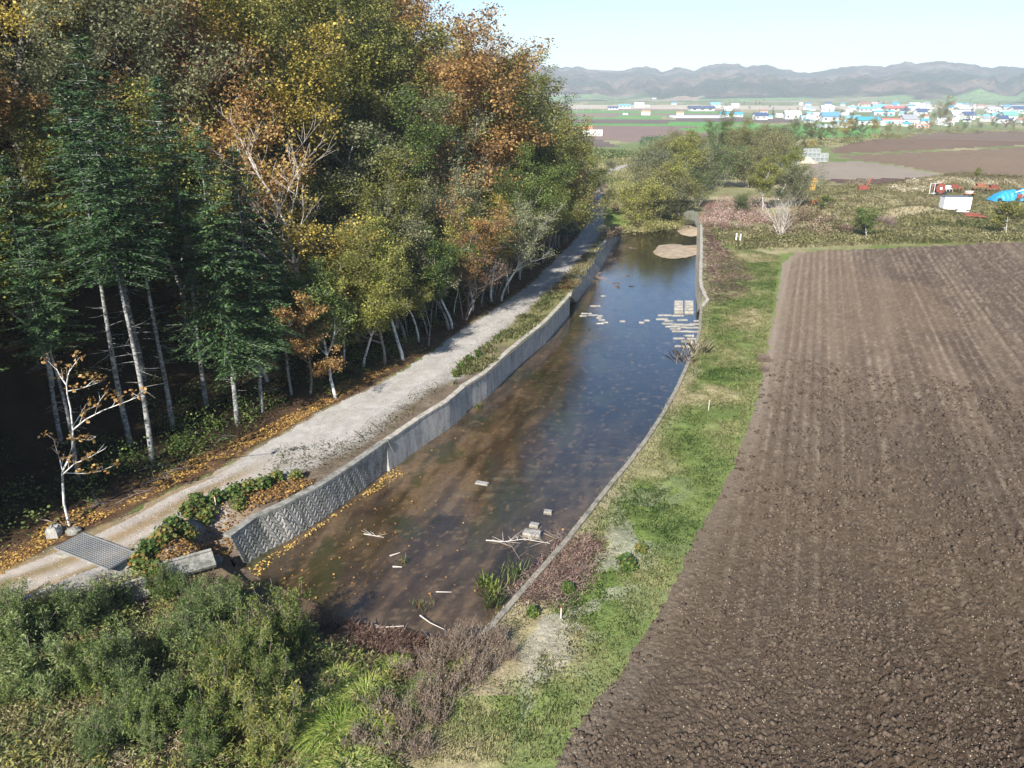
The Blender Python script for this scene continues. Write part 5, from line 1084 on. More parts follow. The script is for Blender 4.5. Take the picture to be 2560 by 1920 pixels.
# ------------------------------------------------------------------ town
def cm(name, c, r=.55): return solid(name, c, r, var=.06, scale=.4)
RC = dict(blue=cm('roof_blue', (.10, .24, .40)), navy=cm('roof_navy', (.05, .08, .16)), cyan=cm('roof_cyan', (.15, .36, .43)), teal=cm('roof_teal', (.04, .28, .38)), red=cm('roof_red', (.55, .13, .10)), green=cm('roof_green', (.14, .34, .27)),
          white=cm('roof_white', (.52, .53, .53)), grey=cm('roof_grey', (.26, .27, .29)), orange=cm('roof_orange', (.60, .20, .11)), brown=cm('roof_brown', (.28, .15, .10)))
WC = dict(white=cm('wall_white', (.60, .59, .56)), pale=cm('wall_pale', (.62, .64, .64)), pink=cm('wall_pink', (.62, .48, .44)), beige=cm('wall_beige', (.56, .50, .40)))
GLS = solid('window_glass', (.05, .06, .07), .15, var=.02)
def proto_house(kind):
    r = empty('house' if kind == 'gable' else 'hall', (0, 0, -500), 0, 'x', 'building'); w = MB(); q = MB(); g = MB()
    L, W_, Hh = (1.0, .7, .34) if kind == 'gable' else (1.0, .5, .22)     # unit length, scaled per building
    rh = .24 if kind == 'gable' else .11
    w.box((0, 0, Hh / 2), (L, W_, Hh))
    if kind == 'arch':
        pts = [(-.52 * W_ * math.cos(math.pi * i / 8), .0 + Hh * .15 + Hh * 1.15 * math.sin(math.pi * i / 8)) for i in range(9)]
        for sx in (-1, 1): w.add([(sx * L * .5, p[0] * .96, p[1] * .97) for p in pts], [tuple(range(9))])
        q.add([(-L * .52, *p) for p in pts] + [(L * .52, *p) for p in pts], [(i, i + 9, i + 10, i + 1) for i in range(8)])
    else:
        w.add([(-L / 2 + .002, -W_ / 2, Hh), (-L / 2 + .002, W_ / 2, Hh), (-L / 2 + .002, 0, Hh + rh * .95), (L / 2 - .002, -W_ / 2, Hh), (L / 2 - .002, W_ / 2, Hh), (L / 2 - .002, 0, Hh + rh * .95)], [(0, 2, 1), (3, 4, 5)])
        e = .05; t = .02
        q.add([(-L / 2 - e, -W_ / 2 - e, Hh - .02), (L / 2 + e, -W_ / 2 - e, Hh - .02), (L / 2 + e, 0, Hh + rh), (-L / 2 - e, 0, Hh + rh), (L / 2 + e, W_ / 2 + e, Hh - .02), (-L / 2 - e, W_ / 2 + e, Hh - .02),
               (-L / 2 - e, -W_ / 2 - e, Hh - .02 + t), (L / 2 + e, -W_ / 2 - e, Hh - .02 + t), (L / 2 + e, 0, Hh + rh + t), (-L / 2 - e, 0, Hh + rh + t), (L / 2 + e, W_ / 2 + e, Hh - .02 + t), (-L / 2 - e, W_ / 2 + e, Hh - .02 + t)],
              [(0, 3, 2, 1), (3, 5, 4, 2), (6, 7, 8, 9), (9, 8, 10, 11), (0, 1, 7, 6), (5, 11, 10, 4)])
    ps = [w.build('wall', WC['white'], r), q.build('roof', RC['blue'], r)]
    for i in range(3 if kind != 'gable' else 2):
        g = MB(); g.box((-.32 + i * (.32 if kind != 'gable' else .5), -W_ / 2 - .004, Hh * .55), (.13, .01, Hh * .34)); ps.append(g.build('window', GLS, r))
    return reg(r, *ps)
PT['gable'] = proto_house('gable'); PT['long'] = proto_house('long'); PT['arch'] = proto_house('arch')
hn = {'gable': 'house', 'long': 'long shed', 'arch': 'arched hall'}
HC = 0
def house(px, py, wpx, kind, rc, wc='white', rz=None, lab=None, gz=1.0):
    global HC
    g = G(px, py); dist = g.length; Lm = max(5.0, wpx * dist / F * .9); rz = random.uniform(-.35, .35) if rz is None else rz
    zs = gz * (1.0 if kind == 'gable' else .62 if Lm > 24 else .9)
    zs = min(zs, 9.0 / (Lm * .58)) if kind == 'gable' else min(zs * 1.4, 8.0 / (Lm * .33))
    far = 'near the hills' if py < 255 else 'in the middle of the town' if py < 290 else 'at the near side of the town'
    far = 'among the valley fields' if px < 1930 and py > 255 else far
    lb = lab or f'{wc} {hn[kind]} with {rc} roof {far}'
    dup(PT[kind], g - Vector((0, 0, .2)), rz, (Lm, Lm, Lm * zs * (1.15 if kind == 'gable' else 1.0)), lb, None if lab else lb[len(wc) + 1:] + ', ' + wc, {'wall': WC[wc], 'roof': RC[rc]}, 'building')
    HC += 1
SA = 1 / 3.95
TOWN = [ # crop coordinates: x, y of foot, width, kind, roof, wall, label   (crop origin 2000,220)
 (65, 318, 130, 'arch', 'cyan', 'white', 'shed with a whole flank of bright cyan roof at the left of the town'), (285, 332, 155, 'gable', 'blue', 'white', 'large white house with blue roof left of the dark conifer'), (480, 345, 105, 'gable', 'cyan', 'white', 'white house with cyan roof right of the dark conifer'),
 (660, 365, 195, 'long', 'teal', 'white', 'long white building with teal roof beside the red arched hall'), (885, 365, 190, 'arch', 'red', 'white', 'arched hall with bright red roof at the near side of the town'), (1060, 360, 130, 'gable', 'grey', 'white', 'grey roofed building right of the red arched hall'),
 (1200, 395, 110, 'arch', 'orange', 'white', 'orange roofed shed behind the orange hedge tree'), (815, 275, 185, 'arch', 'teal', 'pale', 'dark teal arched hall in the middle of the town'), (640, 235, 130, 'long', 'cyan', 'white', 'long pale building with cyan roof left of the red long shed'), (925, 228, 180, 'long', 'red', 'white', 'long shed with red roof behind the teal hall'),
 (1165, 232, 205, 'long', 'white', 'white', 'long plain white hall in the middle of the town'), (770, 222, 110, 'gable', 'cyan', 'white', 'tall house with cyan roof above the teal hall'), (260, 235, 110, 'gable', 'white', 'white', 'white gabled house behind the blue roofed house'), (1620, 238, 150, 'long', 'white', 'white', 'white shed with pale roof behind the tall slender tree'),
 (1540, 305, 110, 'gable', 'white', 'white', 'white house left of the dark roofed house'), (1650, 312, 105, 'gable', 'navy', 'white', 'white house with dark navy roof right of the tall slender tree'), (1822, 330, 65, 'gable', 'grey', 'white', 'small white gable house with grey roof'), (2050, 322, 120, 'gable', 'green', 'white', 'house with green roof above the red maple'),
 (2010, 275, 110, 'long', 'white', 'white', 'low white shed at the right of the town'), (2110, 205, 270, 'arch', 'white', 'white', 'very large white arched warehouse at the right edge of town'), (2150, 245, 110, 'gable', 'navy', 'white', 'dark roofed house in front of the large white warehouse'), (1900, 242, 120, 'long', 'white', 'white', 'pale shed left of the large white warehouse'),
 (1185, 275, 95, 'gable', 'navy', 'pale', 'navy roofed house in front of the plain white hall'), (1010, 275, 60, 'gable', 'cyan', 'white', 'small cyan roofed house beside the clipped round tree'), (1460, 370, 90, 'long', 'white', 'white', 'white low shed behind the hedge trees'), (1125, 180, 110, 'long', 'white', 'white', 'white long building behind the plain white hall'), (630, 185, 90, 'gable', 'brown', 'beige', 'brown roofed house in the upper town'),
]
for x, y, w_, k, rc, wc, lb in TOWN: house(2000 + x * SA, 220 + y * SA, w_ * SA, k, rc, wc, lab=lb, rz=random.uniform(-.12, .2))
LEFT = [(365, 215, 100, 'long', 'navy', 'white', 'long white barn with navy roof among the valley fields'), (475, 200, 120, 'long', 'cyan', 'pale', 'pale blue shed beside the navy roofed barn'), (620, 190, 90, 'gable', 'white', 'white', 'white farm building right of the pale blue shed'), (692, 188, 65, 'long', 'white', 'white', 'low white shed at the end of the farm row'),
 (965, 165, 50, 'gable', 'blue', 'white', 'small bright blue roofed barn far out in the valley'), (1370, 190, 90, 'gable', 'cyan', 'white', 'cyan roofed farmhouse in the middle of the valley'), (1500, 225, 80, 'gable', 'white', 'white', 'white gabled farmhouse in the middle of the valley'), (1570, 190, 70, 'gable', 'white', 'white', 'white house behind the gabled farmhouse'),
 (1460, 282, 90, 'gable', 'teal', 'pale', 'dark teal roofed farmhouse beside the long greenhouse'), (1600, 285, 85, 'gable', 'teal', 'white', 'teal roofed shed right of the dark teal farmhouse'), (1815, 312, 125, 'gable', 'navy', 'white', 'white house with navy roof by the dark green conifer'), (1905, 302, 60, 'gable', 'cyan', 'white', 'small cyan house between navy roof and conifer'),
 (2005, 290, 70, 'gable', 'white', 'white', 'white house right of the dark conifer'), (2130, 306, 145, 'gable', 'white', 'white', 'large white gabled house at the left of the town'), (1235, 226, 240, 'long', 'navy', 'white', 'very low long dark shed among the fields'), (1850, 250, 70, 'gable', 'brown', 'white', 'brown roofed house above the dark conifer')]
for x, y, w_, k, rc, wc, lb in LEFT: house(1440 + x * SA, 220 + y * SA, w_ * SA, k, rc, wc, lab=lb, rz=random.uniform(-.15, .15), gz=.8)
rcs = ['blue', 'cyan', 'white', 'white', 'navy', 'grey', 'cyan', 'red', 'teal', 'green', 'brown', 'white']
random.seed(12)
for i in range(105):
    px = random.uniform(1985, 2580); py = random.choice([random.uniform(264, 276), random.uniform(262, 300), random.uniform(286, 316)])
    if 286 < py < 300 and random.random() < .4: continue
    house(px, py, random.uniform(9, 19) * (.7 + (py - 262) / 70), random.choice(['gable', 'gable', 'gable', 'long']), random.choice(rcs), random.choice(['white', 'white', 'white', 'pale', 'pink', 'beige']))
for i in range(40):
    px = random.choice([random.uniform(1530, 1640), random.uniform(1780, 2000), random.uniform(1900, 2560)]); house(px, random.uniform(243, 252), random.uniform(7, 14), random.choice(['gable', 'long']), random.choice(['white', 'white', 'cyan', 'grey']))
# town trees
KIND[0] = 'garden_tree'
TT = [(2099, 306, 'fir', 1.0, 'dark conifer between the blue roofed and the cyan roofed house'), (1931, 292, 'fir', .9, 'tall dark green conifer at the left of the town'), (2210, 297, 'green', .8, 'green tree below the dark teal hall'), (2260, 292, 'grey', .55, 'small round clipped tree beside the cyan house'), (2330, 300, 'lime', .7, 'yellowish tree left of the tall slender tree'), (2300, 305, 'lime', .7, 'pale yellow tree below the navy roofed house'), (2420, 305, 'olive', .55, 'olive tree left of the dark roofed house'), (2490, 300, 'grey', .6, 'grey green tree in front of the green roof'), (2132, 316, 'olive', .45, 'small shrub beside the long teal roofed building')]
for px, py, c, sc, lab in TT:
    g = G(px, py)
    if c == 'fir': place('f2', g, 0, sc * 1.05, lab, sz=.95)
    else: place('b0', g, random.uniform(0, 6), sc * 1.0, lab, None, mats_for(c))
for i in range(90):
    px = random.uniform(1740, 2570); py = random.uniform(252, 300) if px > 1950 else random.uniform(246, 275); c = random.choice(['olive', 'grey', 'green', 'lime', 'rust'])
    place('b0', G(px, py), random.uniform(0, 6), random.uniform(.35, .7), CN.get(c, c) + ' garden tree among the houses', CN.get(c, c) + ' garden trees', mats_for(c))
KIND[0] = None
# glasshouses, crates
def greenhouse(px, py, wpx, n, lab, dpt=8.0):
    g = G(px, py); Lm = wpx * g.length / F; r = empty('greenhouse', g, 0, lab, 'greenhouse'); wd = Lm / n
    for i in range(n):
        m = MB(); cx_ = -Lm / 2 + wd * (i + .5); pts = [(cx_ + wd * .48 * math.cos(math.pi * k / 8), 2.6 * math.sin(math.pi * k / 8) ** .8) for k in range(9)]
        m.add([(p[0], -dpt, p[1]) for p in pts] + [(p[0], dpt, p[1]) for p in pts], [(j, j + 9, j + 10, j + 1) for j in range(8)] + [tuple(range(9)), tuple(range(9, 18))[::-1]]); m.build('tunnel', GH, r)
GH = solid('greenhouse_film', (.52, .56, .57), .35, var=.1, scale=.5)
greenhouse(1741, 294, 118, 18, 'long row of pale plastic greenhouses in the valley fields', 14); greenhouse(2095, 318, 75, 7, 'grey greenhouse block in front of the teal roofed building'); greenhouse(2050, 320, 22, 3, 'small greenhouse at the left of the grey block'); greenhouse(1563, 287, 12, 2, 'bare white tunnel frame among the fields', 3)
ORC = solid('crate_orange', (.70, .30, .16), .7, var=.1); WHC = solid('crate_white', (.74, .72, .66), .7, var=.1)
def crates(px, py, cols, rows, top, lab, sz=1.15):
    g = G(px, py); s = sz
    for i in range(cols):
        for j in range(rows):
            mt = ORC if j >= rows - top else WHC
            if 'cr%d' % (mt is ORC) not in PT:
                r = empty('crate', (0, 0, -500), 0, 'x', 'crate'); mb = MB()
                for zz in (.12, .4, .68, .94): mb.box((0, -.5, zz), (1.0, .05, .2)); mb.box((0, .5, zz), (1.0, .05, .2)); mb.box((-.5, 0, zz), (.05, .95, .2)); mb.box((.5, 0, zz), (.05, .95, .2))
                pr = mb.build('slats', mt, r); m2 = MB()
                for sx in (-.46, .46):
                    for sy in (-.46, .46): m2.box((sx, sy, .53), (.1, .1, 1.05))
                p2 = m2.build('posts', WC['beige'], r); p2.name = 'post_frame'; PT['cr%d' % (mt is ORC)] = reg(r, pr, p2)
            place('cr%d' % (mt is ORC), g + Vector(((i - cols / 2) * s * 1.06, 0, j * s * 1.04)), 0, s, ('orange' if mt is ORC else 'white') + ' ' + lab, ('orange' if mt is ORC else 'white') + ' ' + lab)
crates(1486, 340, 9, 3, 0, 'crate in the nearer stack at the left end of the far fields', 1.5); crates(1471, 334, 5, 4, 2, 'crate in the rear stack behind the white crates', 1.5)
crates(1616, 288, 6, 3, 1, 'crate in the stack out in the brown field', 2.0); crates(1702, 287, 5, 2, 1, 'crate in the stack by the greenhouse row', 2.0)
# poles
def pole(px, py, h, lab, grp, cross=True):
    if 'pole' not in PT:
        r = empty('utility_pole', (0, 0, -500), 0, 'x', 'pole'); a = MB(); a.tube([(0, 0, -.2), (0, 0, 1)], [.012, .008], 6); b = MB(); b.box((0, 0, .93), (.14, .012, .012)); b.box((0, 0, .86), (.11, .012, .012)); PT['pole'] = reg(r, a.build('post', solid('pole_concrete', (.55, .54, .5), .8), r), b.build('crossarm', M['bark'], r))
    place('pole', G(px, py), .2, h, lab, grp)
for i, (px, py) in enumerate([(1441, 281), (1458, 279), (1478, 279), (1500, 279), (1507, 278), (1559, 279), (1703, 279), (1755, 278), (1768, 280), (1610, 276), (2067, 300), (2194, 305), (2325, 290), (2424, 318), (2433, 300), (2308, 275), (1903, 275), (1857, 262), (2540, 300), (2240, 262)]): pole(px, py, 11 if px < 2300 else 12, 'slim utility pole ' + ('in the valley fields' if px < 1950 else 'among the houses'), 'utility poles ' + ('in the valley fields' if px < 1950 else 'among the houses'))
for i, px in enumerate([1606, 1612, 1620, 1634, 1648, 1664, 1667, 1672, 1681, 1688, 1692, 1700, 1708, 1716]):
    g = G(px, 362 + (i % 3)); m = MB(); m.tube([(0, 0, -.1), (random.uniform(-.3, .3), 0, 3.2)], [.09, .07], 6); o = m.build('post', WC['white']); o.location = g; tag(o, 'white post leaning among the dark nursery rows', 'post', 'white nursery posts')
# ------------------------------------------------------------------ the machinery yard
RED = solid('red_paint', (.24, .065, .045), .6, var=.4); ORG = solid('orange_paint', (.34, .13, .05), .7, var=.4); BLK = solid('black_rubber', (.03, .03, .032), .8); STL = solid('grey_steel', (.38, .39, .40), .45, .6); YEL = solid('yellow_paint', (.48, .30, .08), .5); WHT = solid('white_paint', (.80, .80, .78), .5, var=.03); RST = solid('rusty_steel', (.33, .13, .07), .8, var=.3)
def U(px, py): g = G(px, py); return g
def part(root, name, mat, *boxes, tubes=(), discs=()):
    m = MB()
    for b in boxes: m.box(*b)
    for t in tubes: m.tube(*t)
    for d in discs: m.disc(*d)
    return m.build(name, mat, root)
o = U(2384, 526)
c = empty('container', o, -.10, 'white box container standing on blocks in the yard', 'container')
part(c, 'body', WHT, ((0, 0, 1.5), (4.9, 2.3, 2.3))); part(c, 'corner_post', WHT, ((-2.42, -1.13, 1.5), (.14, .14, 2.36))); part(c, 'corner_post', WHT, ((2.42, -1.13, 1.5), (.14, .14, 2.36)))
part(c, 'roof_edge', solid('container_roof', (.12, .13, .15), .7), ((0, 0, 2.70), (5.0, 2.4, .09))); part(c, 'base_frame', RST, ((0, -.8, .25), (4.7, .16, .16)), ((0, .8, .25), (4.7, .16, .16)))
for sx in (-2.1, 2.1): part(c, 'support_block', M['concrete'], ((sx, 0, .03), (.4, 2.2, .3)))
part(c, 'plate', RC['navy'], ((-2.05, -1.158, 2.42), (.5, .02, .14)))
# blue tarpaulin over a machine
o = U(2512, 503); rngt = np.random.default_rng(4); t = empty('covered_machine', o, 0, 'farm machine under a crumpled bright blue tarpaulin at the right edge', 'covered machine')
TX, TY = np.meshgrid(np.linspace(-1, 1, 60), np.linspace(-1, 1, 40)); prof = (1 - np.abs(TX) ** 3.2) ** .8 * (1 - np.abs(TY) ** 3) ** .8
TZ = 2.7 * prof * (.8 + .25 * TX) + .10 * np.sin(TX * 22 + 4 * TY) * (prof > .05) + .25 * (fbm(TX * 4, TY * 4, 3, 5) - .5)
vq = np.arange(2400).reshape(40, 60); vq = np.stack([vq[:-1, :-1], vq[:-1, 1:], vq[1:, 1:], vq[1:, :-1]], -1).reshape(-1, 4)
mesh_np('tarpaulin', np.stack([TX * 3.3, TY * 1.9, np.maximum(TZ, .25) + .12 * np.sin(TX * 9) * (prof < .2)], -1).reshape(-1, 3), vq, solid('blue_tarpaulin', (.03, .25, .46), .45, var=.15, scale=2), t, smooth=True)
for sx in (-2.2, 1.4): part(t, 'wheel', BLK, discs=(((sx, -1.75, .45), (0, 1, 0), .45, .25),))
part(t, 'drawbar', WHT, tubes=(([(.8, -1.6, 2.0), (3.2, -1.8, 2.9)], [.09, .07], 6),)); part(t, 'body', RED, ((1.9, -1.5, 1.2), (1.1, .5, .9)))
t = empty('covered_machine', U(2557, 492), 0, 'smaller blue tarpaulin heap cut by the right picture edge', 'covered machine')
mesh_np('tarpaulin', np.stack([TX * 1.8, TY * 1.3, np.maximum(TZ * .85, .2)], -1).reshape(-1, 3), vq, bpy.data.materials['blue_tarpaulin'], t, smooth=True); part(t, 'wheel', BLK, discs=(((-1.2, -1.2, .35), (0, 1, 0), .35, .2),))
# hose reel
t = empty('hose_reel', U(2344, 488), .25, 'red irrigation hose reel with black hose behind the white container', 'hose reel')
part(t, 'drum', BLK, discs=(((.2, .2, 1.5), (0, 1, 0), 1.05, .9),)); part(t, 'rim', RED, discs=(((.2, -.35, 1.5), (0, 1, 0), 1.2, .1),)); part(t, 'rim', RED, discs=(((.2, .75, 1.5), (0, 1, 0), 1.2, .1),)); part(t, 'hub', WHT, discs=(((.2, -.45, 1.5), (0, 1, 0), .3, .2),))
part(t, 'frame', WHT, tubes=(([(-1.6, -.5, .2), (-1.6, -.5, 2.6), (0, -.5, 2.8)], [.06] * 3, 4), ([(-1.6, .8, .2), (-1.6, .8, 2.6), (-1.6, -.5, 2.6)], [.06] * 3, 4), ([(-1.9, 0, .45), (1.9, 0, .45)], [.08] * 2, 4)))
for sx in (-.9, 1.1): part(t, 'wheel', BLK, discs=(((sx, -.8, .42), (0, 1, 0), .42, .22),))
def implement(px, py, lab, rz, L_=2.6, name='farm_implement', mats=(ORG, RST), seed=0, h=1.0):
    rs = random.Random(seed); r = empty(name, U(px, py), rz, lab, 'farm machine')
    part(r, 'frame', mats[0], ((0, 0, h * .75), (L_, .16, .16)), ((0, .7, h * .75), (L_, .14, .14)), ((-L_ * .3, .35, h * .75), (.14, .9, .12)), ((L_ * .3, .35, h * .75), (.14, .9, .12)), tubes=(([(-.4, .7, h * .75), (0, .9, h * 1.5), (.4, .7, h * .75)], [.06] * 3, 4),))
    for i in range(5):
        x = -L_ / 2 + L_ * i / 4; part(r, 'tine', mats[1], tubes=(([(x, -.05, h * .7), (x + .05, -.35, h * .4), (x, -.15, 0)], [.05, .05, .03], 4),))
    for s_ in (-1, 1): part(r, 'wheel', BLK, discs=(((s_ * L_ * .45, .5, .33), (1, 0, 0), .33, .16),))
    part(r, 'hopper', mats[0] if seed % 2 else WHT, ((rs.uniform(-.4, .4), .3, h * 1.05), (L_ * .45, .7, .5), 0, .5, 1.35)); return r
implement(2362, 484, 'orange framed implement with white panels right of the hose reel', .2, 3.2, mats=(WHT, STL), seed=2, h=1.4); implement(2388, 480, 'rusty red hopper machine behind the white container', -.1, 3.0, mats=(RED, RST), seed=1, h=1.3)
implement(2425, 493, 'orange seeder with yellow hoppers right of the white container', .3, 2.6, mats=(ORG, BLK), seed=4, h=1.0); implement(2452, 478, 'rusty orange frame with two small grey hoppers', 0, 3.4, mats=(RST, RST), seed=3, h=1.4); implement(2482, 480, 'orange red harrow frame beside the blue tarpaulin', .1, 3.2, mats=(RED, RST), seed=5, h=1.2)
implement(2432, 546, 'red cultivator lying in the grass in front of the white container', -.5, 4.2, mats=(RED, RED), seed=7, h=.6); implement(2405, 533, 'small white and rusty frame at the foot of the white container', -.2, 2.2, mats=(WHT, RST), seed=8, h=.45)
# red snow blower like machine
t = empty('snow_blower', U(2163, 475), .1, 'red machine with raised curved chute beside the dark soil', 'farm machine'); part(t, 'auger_housing', RED, ((-.9, 0, .55), (1.7, .9, 1.0))); part(t, 'gearbox', RED, ((.5, 0, .45), (.9, .6, .6))); part(t, 'chute', RED, tubes=(([(.1, 0, .9), (.6, 0, 1.6), (1.0, 0, 2.5), (1.35, 0, 2.75)], [.22, .2, .18, .2], 7),)); part(t, 'skid', BLK, ((-.2, -.5, .06), (2.0, .1, .1)))
# yellow machine
t = empty('post_driver', U(2030, 478), .3, 'tall yellow framed machine behind the grey green willow', 'farm machine'); part(t, 'frame', YEL, ((0, 0, .9), (1.0, .8, 1.6)), ((.1, 0, 2.1), (.14, .14, 1.6))); part(t, 'bucket', YEL, ((.45, 0, 2.5), (1.1, .7, .9), .3, .5, .6)); part(t, 'arm', ORG, tubes=(([(-.4, 0, 1.7), (-.1, 0, 3.1), (.6, 0, 2.9)], [.1, .1, .08], 5),))
# tractor
t = empty('tractor', U(2055, 512), -.1, 'small orange tractor without cab in the weeds', 'tractor'); part(t, 'bonnet', ORG, ((-.75, 0, .95), (1.3, .65, .5)), ((-1.35, 0, .9), (.12, .6, .4))); part(t, 'seat', BLK, ((.55, 0, 1.15), (.4, .4, .12)), ((.75, 0, 1.4), (.08, .4, .4)))
for sy in (-.65, .65): part(t, 'rear_wheel', BLK, discs=(((.6, sy, .6), (0, 1, 0), .6, .32),)); part(t, 'front_wheel', BLK, discs=(((-1.0, sy, .35), (0, 1, 0), .35, .22),)); part(t, 'mudguard', ORG, ((.6, sy, 1.22), (.9, .34, .07)))
part(t, 'steering_wheel', BLK, discs=(((.1, 0, 1.4), (.5, 0, 1), .2, .04),)); part(t, 'roll_bar', BLK, tubes=(([(.95, -.45, .9), (.95, -.45, 2.1), (.95, .45, 2.1), (.95, .45, .9)], [.04] * 4, 4),)); part(t, 'loader', ORG, ((-2.0, 0, .5), (.5, 1.5, .6)))
# wire cages and sand heap at the grey yard
CG = solid('galvanised_wire', (.62, .64, .66), .4, .5)
def cage():
    r = empty('wire_cage', (0, 0, -500), 0, 'x', 'cage'); m = MB()
    for sx in (-.6, .6):
        for sy in (-.5, .5): m.box((sx, sy, .65), (.07, .07, 1.3))
    for z in (.1, .5, .9, 1.27):
        for sy in (-.5, .5): m.box((0, sy, z), (1.12, .05, .05))
        for sx in (-.6, .6): m.box((sx, 0, z), (.05, .9, .05))
    for i in range(4):
        for sy in (-.5, .5): m.box((-.36 + i * .24, sy, .68), (.03, .03, 1.15))
    p2 = m.build('mesh_panel', CG, r); m = MB(); m.box((0, 0, .05), (1.25, 1.05, .06)); return reg(r, p2, m.build('floor_plate', CG, r))
PT['cage'] = cage()
for bx0, by0, nc, nr_, lab in [(2042, 404, 6, 3, 'grey wire cage in the stack right of the sand heap'), (1974, 412, 5, 2, 'white wire cage in the stack left of the sand heap')]:
    g = G(bx0, by0)
    for i in range(nc):
        for j in range(nr_ if i < nc - 2 else nr_ - 1): place('cage', g + Vector(((i - nc / 2) * 1.38, 0, j * 1.36)), 0, 1.05, lab, lab)
def heap(name, px, py, r, h, c1, c2, lab, mat='ground', cat='heap'):
    g = G(px, py); T, Rr = np.meshgrid(np.linspace(0, 2 * math.pi, 48, endpoint=False), np.linspace(0, 1, 22)); x = r * Rr * np.cos(T) * (1 + .12 * np.sin(3 * T)); y = r * .8 * Rr * np.sin(T); z = h * (1 - Rr) ** 1.1 + (fbm(x * 2, y * 2, 3, 9) - .5) * .15 * h * (1 - Rr) - .06
    idm = np.arange(T.size).reshape(T.shape); q = np.stack([idm[:-1], np.roll(idm[:-1], -1, 1), np.roll(idm[1:], -1, 1), idm[1:]], -1).reshape(-1, 4)
    ob = mesh_np(name, np.stack([x, y, z], -1).reshape(-1, 3), q, M[mat], cols=mix(c1, c2, fbm(x, y, 3, 2).ravel())); ob.location = g; tag(ob, lab, cat)
heap('sand_heap', 2017, 407, 4.2, 2.2, (.36, .30, .23), (.52, .45, .36), 'pale sand heap between the two stacks of wire cages')
heap('soil_heap', 1640, 392, 7, 1.4, (.42, .38, .3), (.6, .56, .48), 'pale rubble patch in the scrub behind the grove'); 
for i, (px, py, lab) in enumerate([(1840, 603, 'left of the pair of white marker posts at the field corner'), (1850, 605, 'right of the pair of white marker posts at the field corner')]):
    m = MB(); m.tube([(0, 0, -.1), (0, 0, 1.25)], [.11, .11], 7); ob = m.build('marker_post', WHT); ob.location = G(px, py); tag(ob, lab, 'post')
def stake(px, py, h, mat, lab, cap=None):
    r = empty('stake', G(px, py), 0, lab, 'stake'); part(r, 'shaft', mat, ((0, 0, h / 2), (.05, .05, h))); part(r, 'tip', cap or mat, ((0, 0, h + .04), (.055, .055, .08)))
stake(541, 1272, .75, WC['pink'], 'pink topped wooden survey stake beside the track weeds', RED); stake(1771, 1028, .8, WC['beige'], 'wooden stake in the grass bank half way along the water'); stake(1402, 1548, .6, WC['pink'], 'pink tipped stake in the pale grass by the near bank', RED); stake(1516, 418, 1.2, WC['white'], 'white post beside the sunny bend of the track')
# ------------------------------------------------------------------ grate and culvert
g0, g1 = G(182, 1356), G(298, 1403); mid = (g0 + g1) / 2; mid.z = hz(mid.x, mid.y) + .03; L_ = (g1 - g0).length + .5; rz = math.atan2(g1.y - g0.y, g1.x - g0.x)
t = empty('metal_grate', mid, rz, 'grey steel grate across the gravel track at the lower left', 'grate'); W_ = 1.55; m = MB()
for i in range(13): m.box((0, -W_ / 2 + W_ * i / 12, .0), (L_, .03, .06))
m.build('bearing_bars', STL, t); m = MB()
for i in range(25): m.box((-L_ / 2 + L_ * i / 24, 0, .002), (.03, W_, .05))
m.build('cross_bars', STL, t); part(t, 'frame', STL, ((0, -W_ / 2 - .03, .0), (L_ + .06, .05, .10)), ((0, W_ / 2 + .03, .0), (L_ + .06, .05, .10)), ((L_ / 2 + .03, 0, -.002), (.05, W_, .10)), ((-L_ / 2 - .03, 0, -.002), (.05, W_, .10)))
part(t, 'kerb', M['cap'], ((-L_ * .32, -W_ / 2 - .22, -.12), (L_ * .3, .3, .16)), ((L_ * .02, -W_ / 2 - .22, -.12), (L_ * .25, .3, .16))); part(t, 'pit_shade', BLK, ((0, 0, -.07), (L_ - .1, W_ - .1, .03)))  # thin black sheet under the bars stands in for the shade below
def slab(px, py, dims, rz, tilt, lab, mat='darkcon'):
    m = MB(); m.box((0, 0, 0), dims); m.box((0, dims[1] / 2 - .08, dims[2] / 2 + .04), (dims[0] * .98, .14, .1)); ob = m.build('concrete_slab', M[mat]); g = G(px, py); ob.location = g + Vector((0, 0, .28)); ob.rotation_euler = (tilt[0], tilt[1], rz); tag(ob, lab, 'concrete slab')
slab(332, 1492, (1.5, 1.1, .2), .5, (.5, -.1), 'tilted mossy concrete slab in the ditch below the grate'); slab(400, 1475, (1.8, .3, .5), -.85, (.1, 0), 'broken concrete ditch wall right of the tilted slab', 'cap'); slab(470, 1425, (2.6, 1.0, .22), .55, (.45, 0), 'stone faced sloping slab joining the ditch to the block wall')
def stone(px, py, r, lab, z=None, mat='darkcon', flat=.6, seed=1, grp=None):
    rs = random.Random(seed); bm = MB(); n = 9; vs = []; fs = []
    for i in range(6):
        ph = math.pi * i / 5
        for j in range(n): k = r * rs.uniform(.78, 1.15); vs.append((k * math.sin(ph) * math.cos(6.283 * j / n), k * math.sin(ph) * math.sin(6.283 * j / n), k * math.cos(ph) * flat))
    for i in range(5):
        for j in range(n): fs.append((i * n + j, (i + 1) * n + j, (i + 1) * n + (j + 1) % n, i * n + (j + 1) % n))
    bm.add(vs, fs); ob = bm.build('stone', M[mat]); ob.location = (G(px, py) if z is None else Vector((*P(px, py, z), z))) + Vector((0, 0, r * flat * .3)); tag(ob, lab, 'stone', grp)
stone(136, 1338, .42, 'pale boulder beside the far end of the grate', seed=3, mat='concrete', flat=1.1); stone(186, 1330, .4, 'mossy boulder at the foot of the sapling', seed=4)
stone(508, 1410, .5, 'dark wet boulder near the end of the block wall', seed=5); stone(540, 1405, .45, 'grey boulder touching the end of the block wall', seed=6)
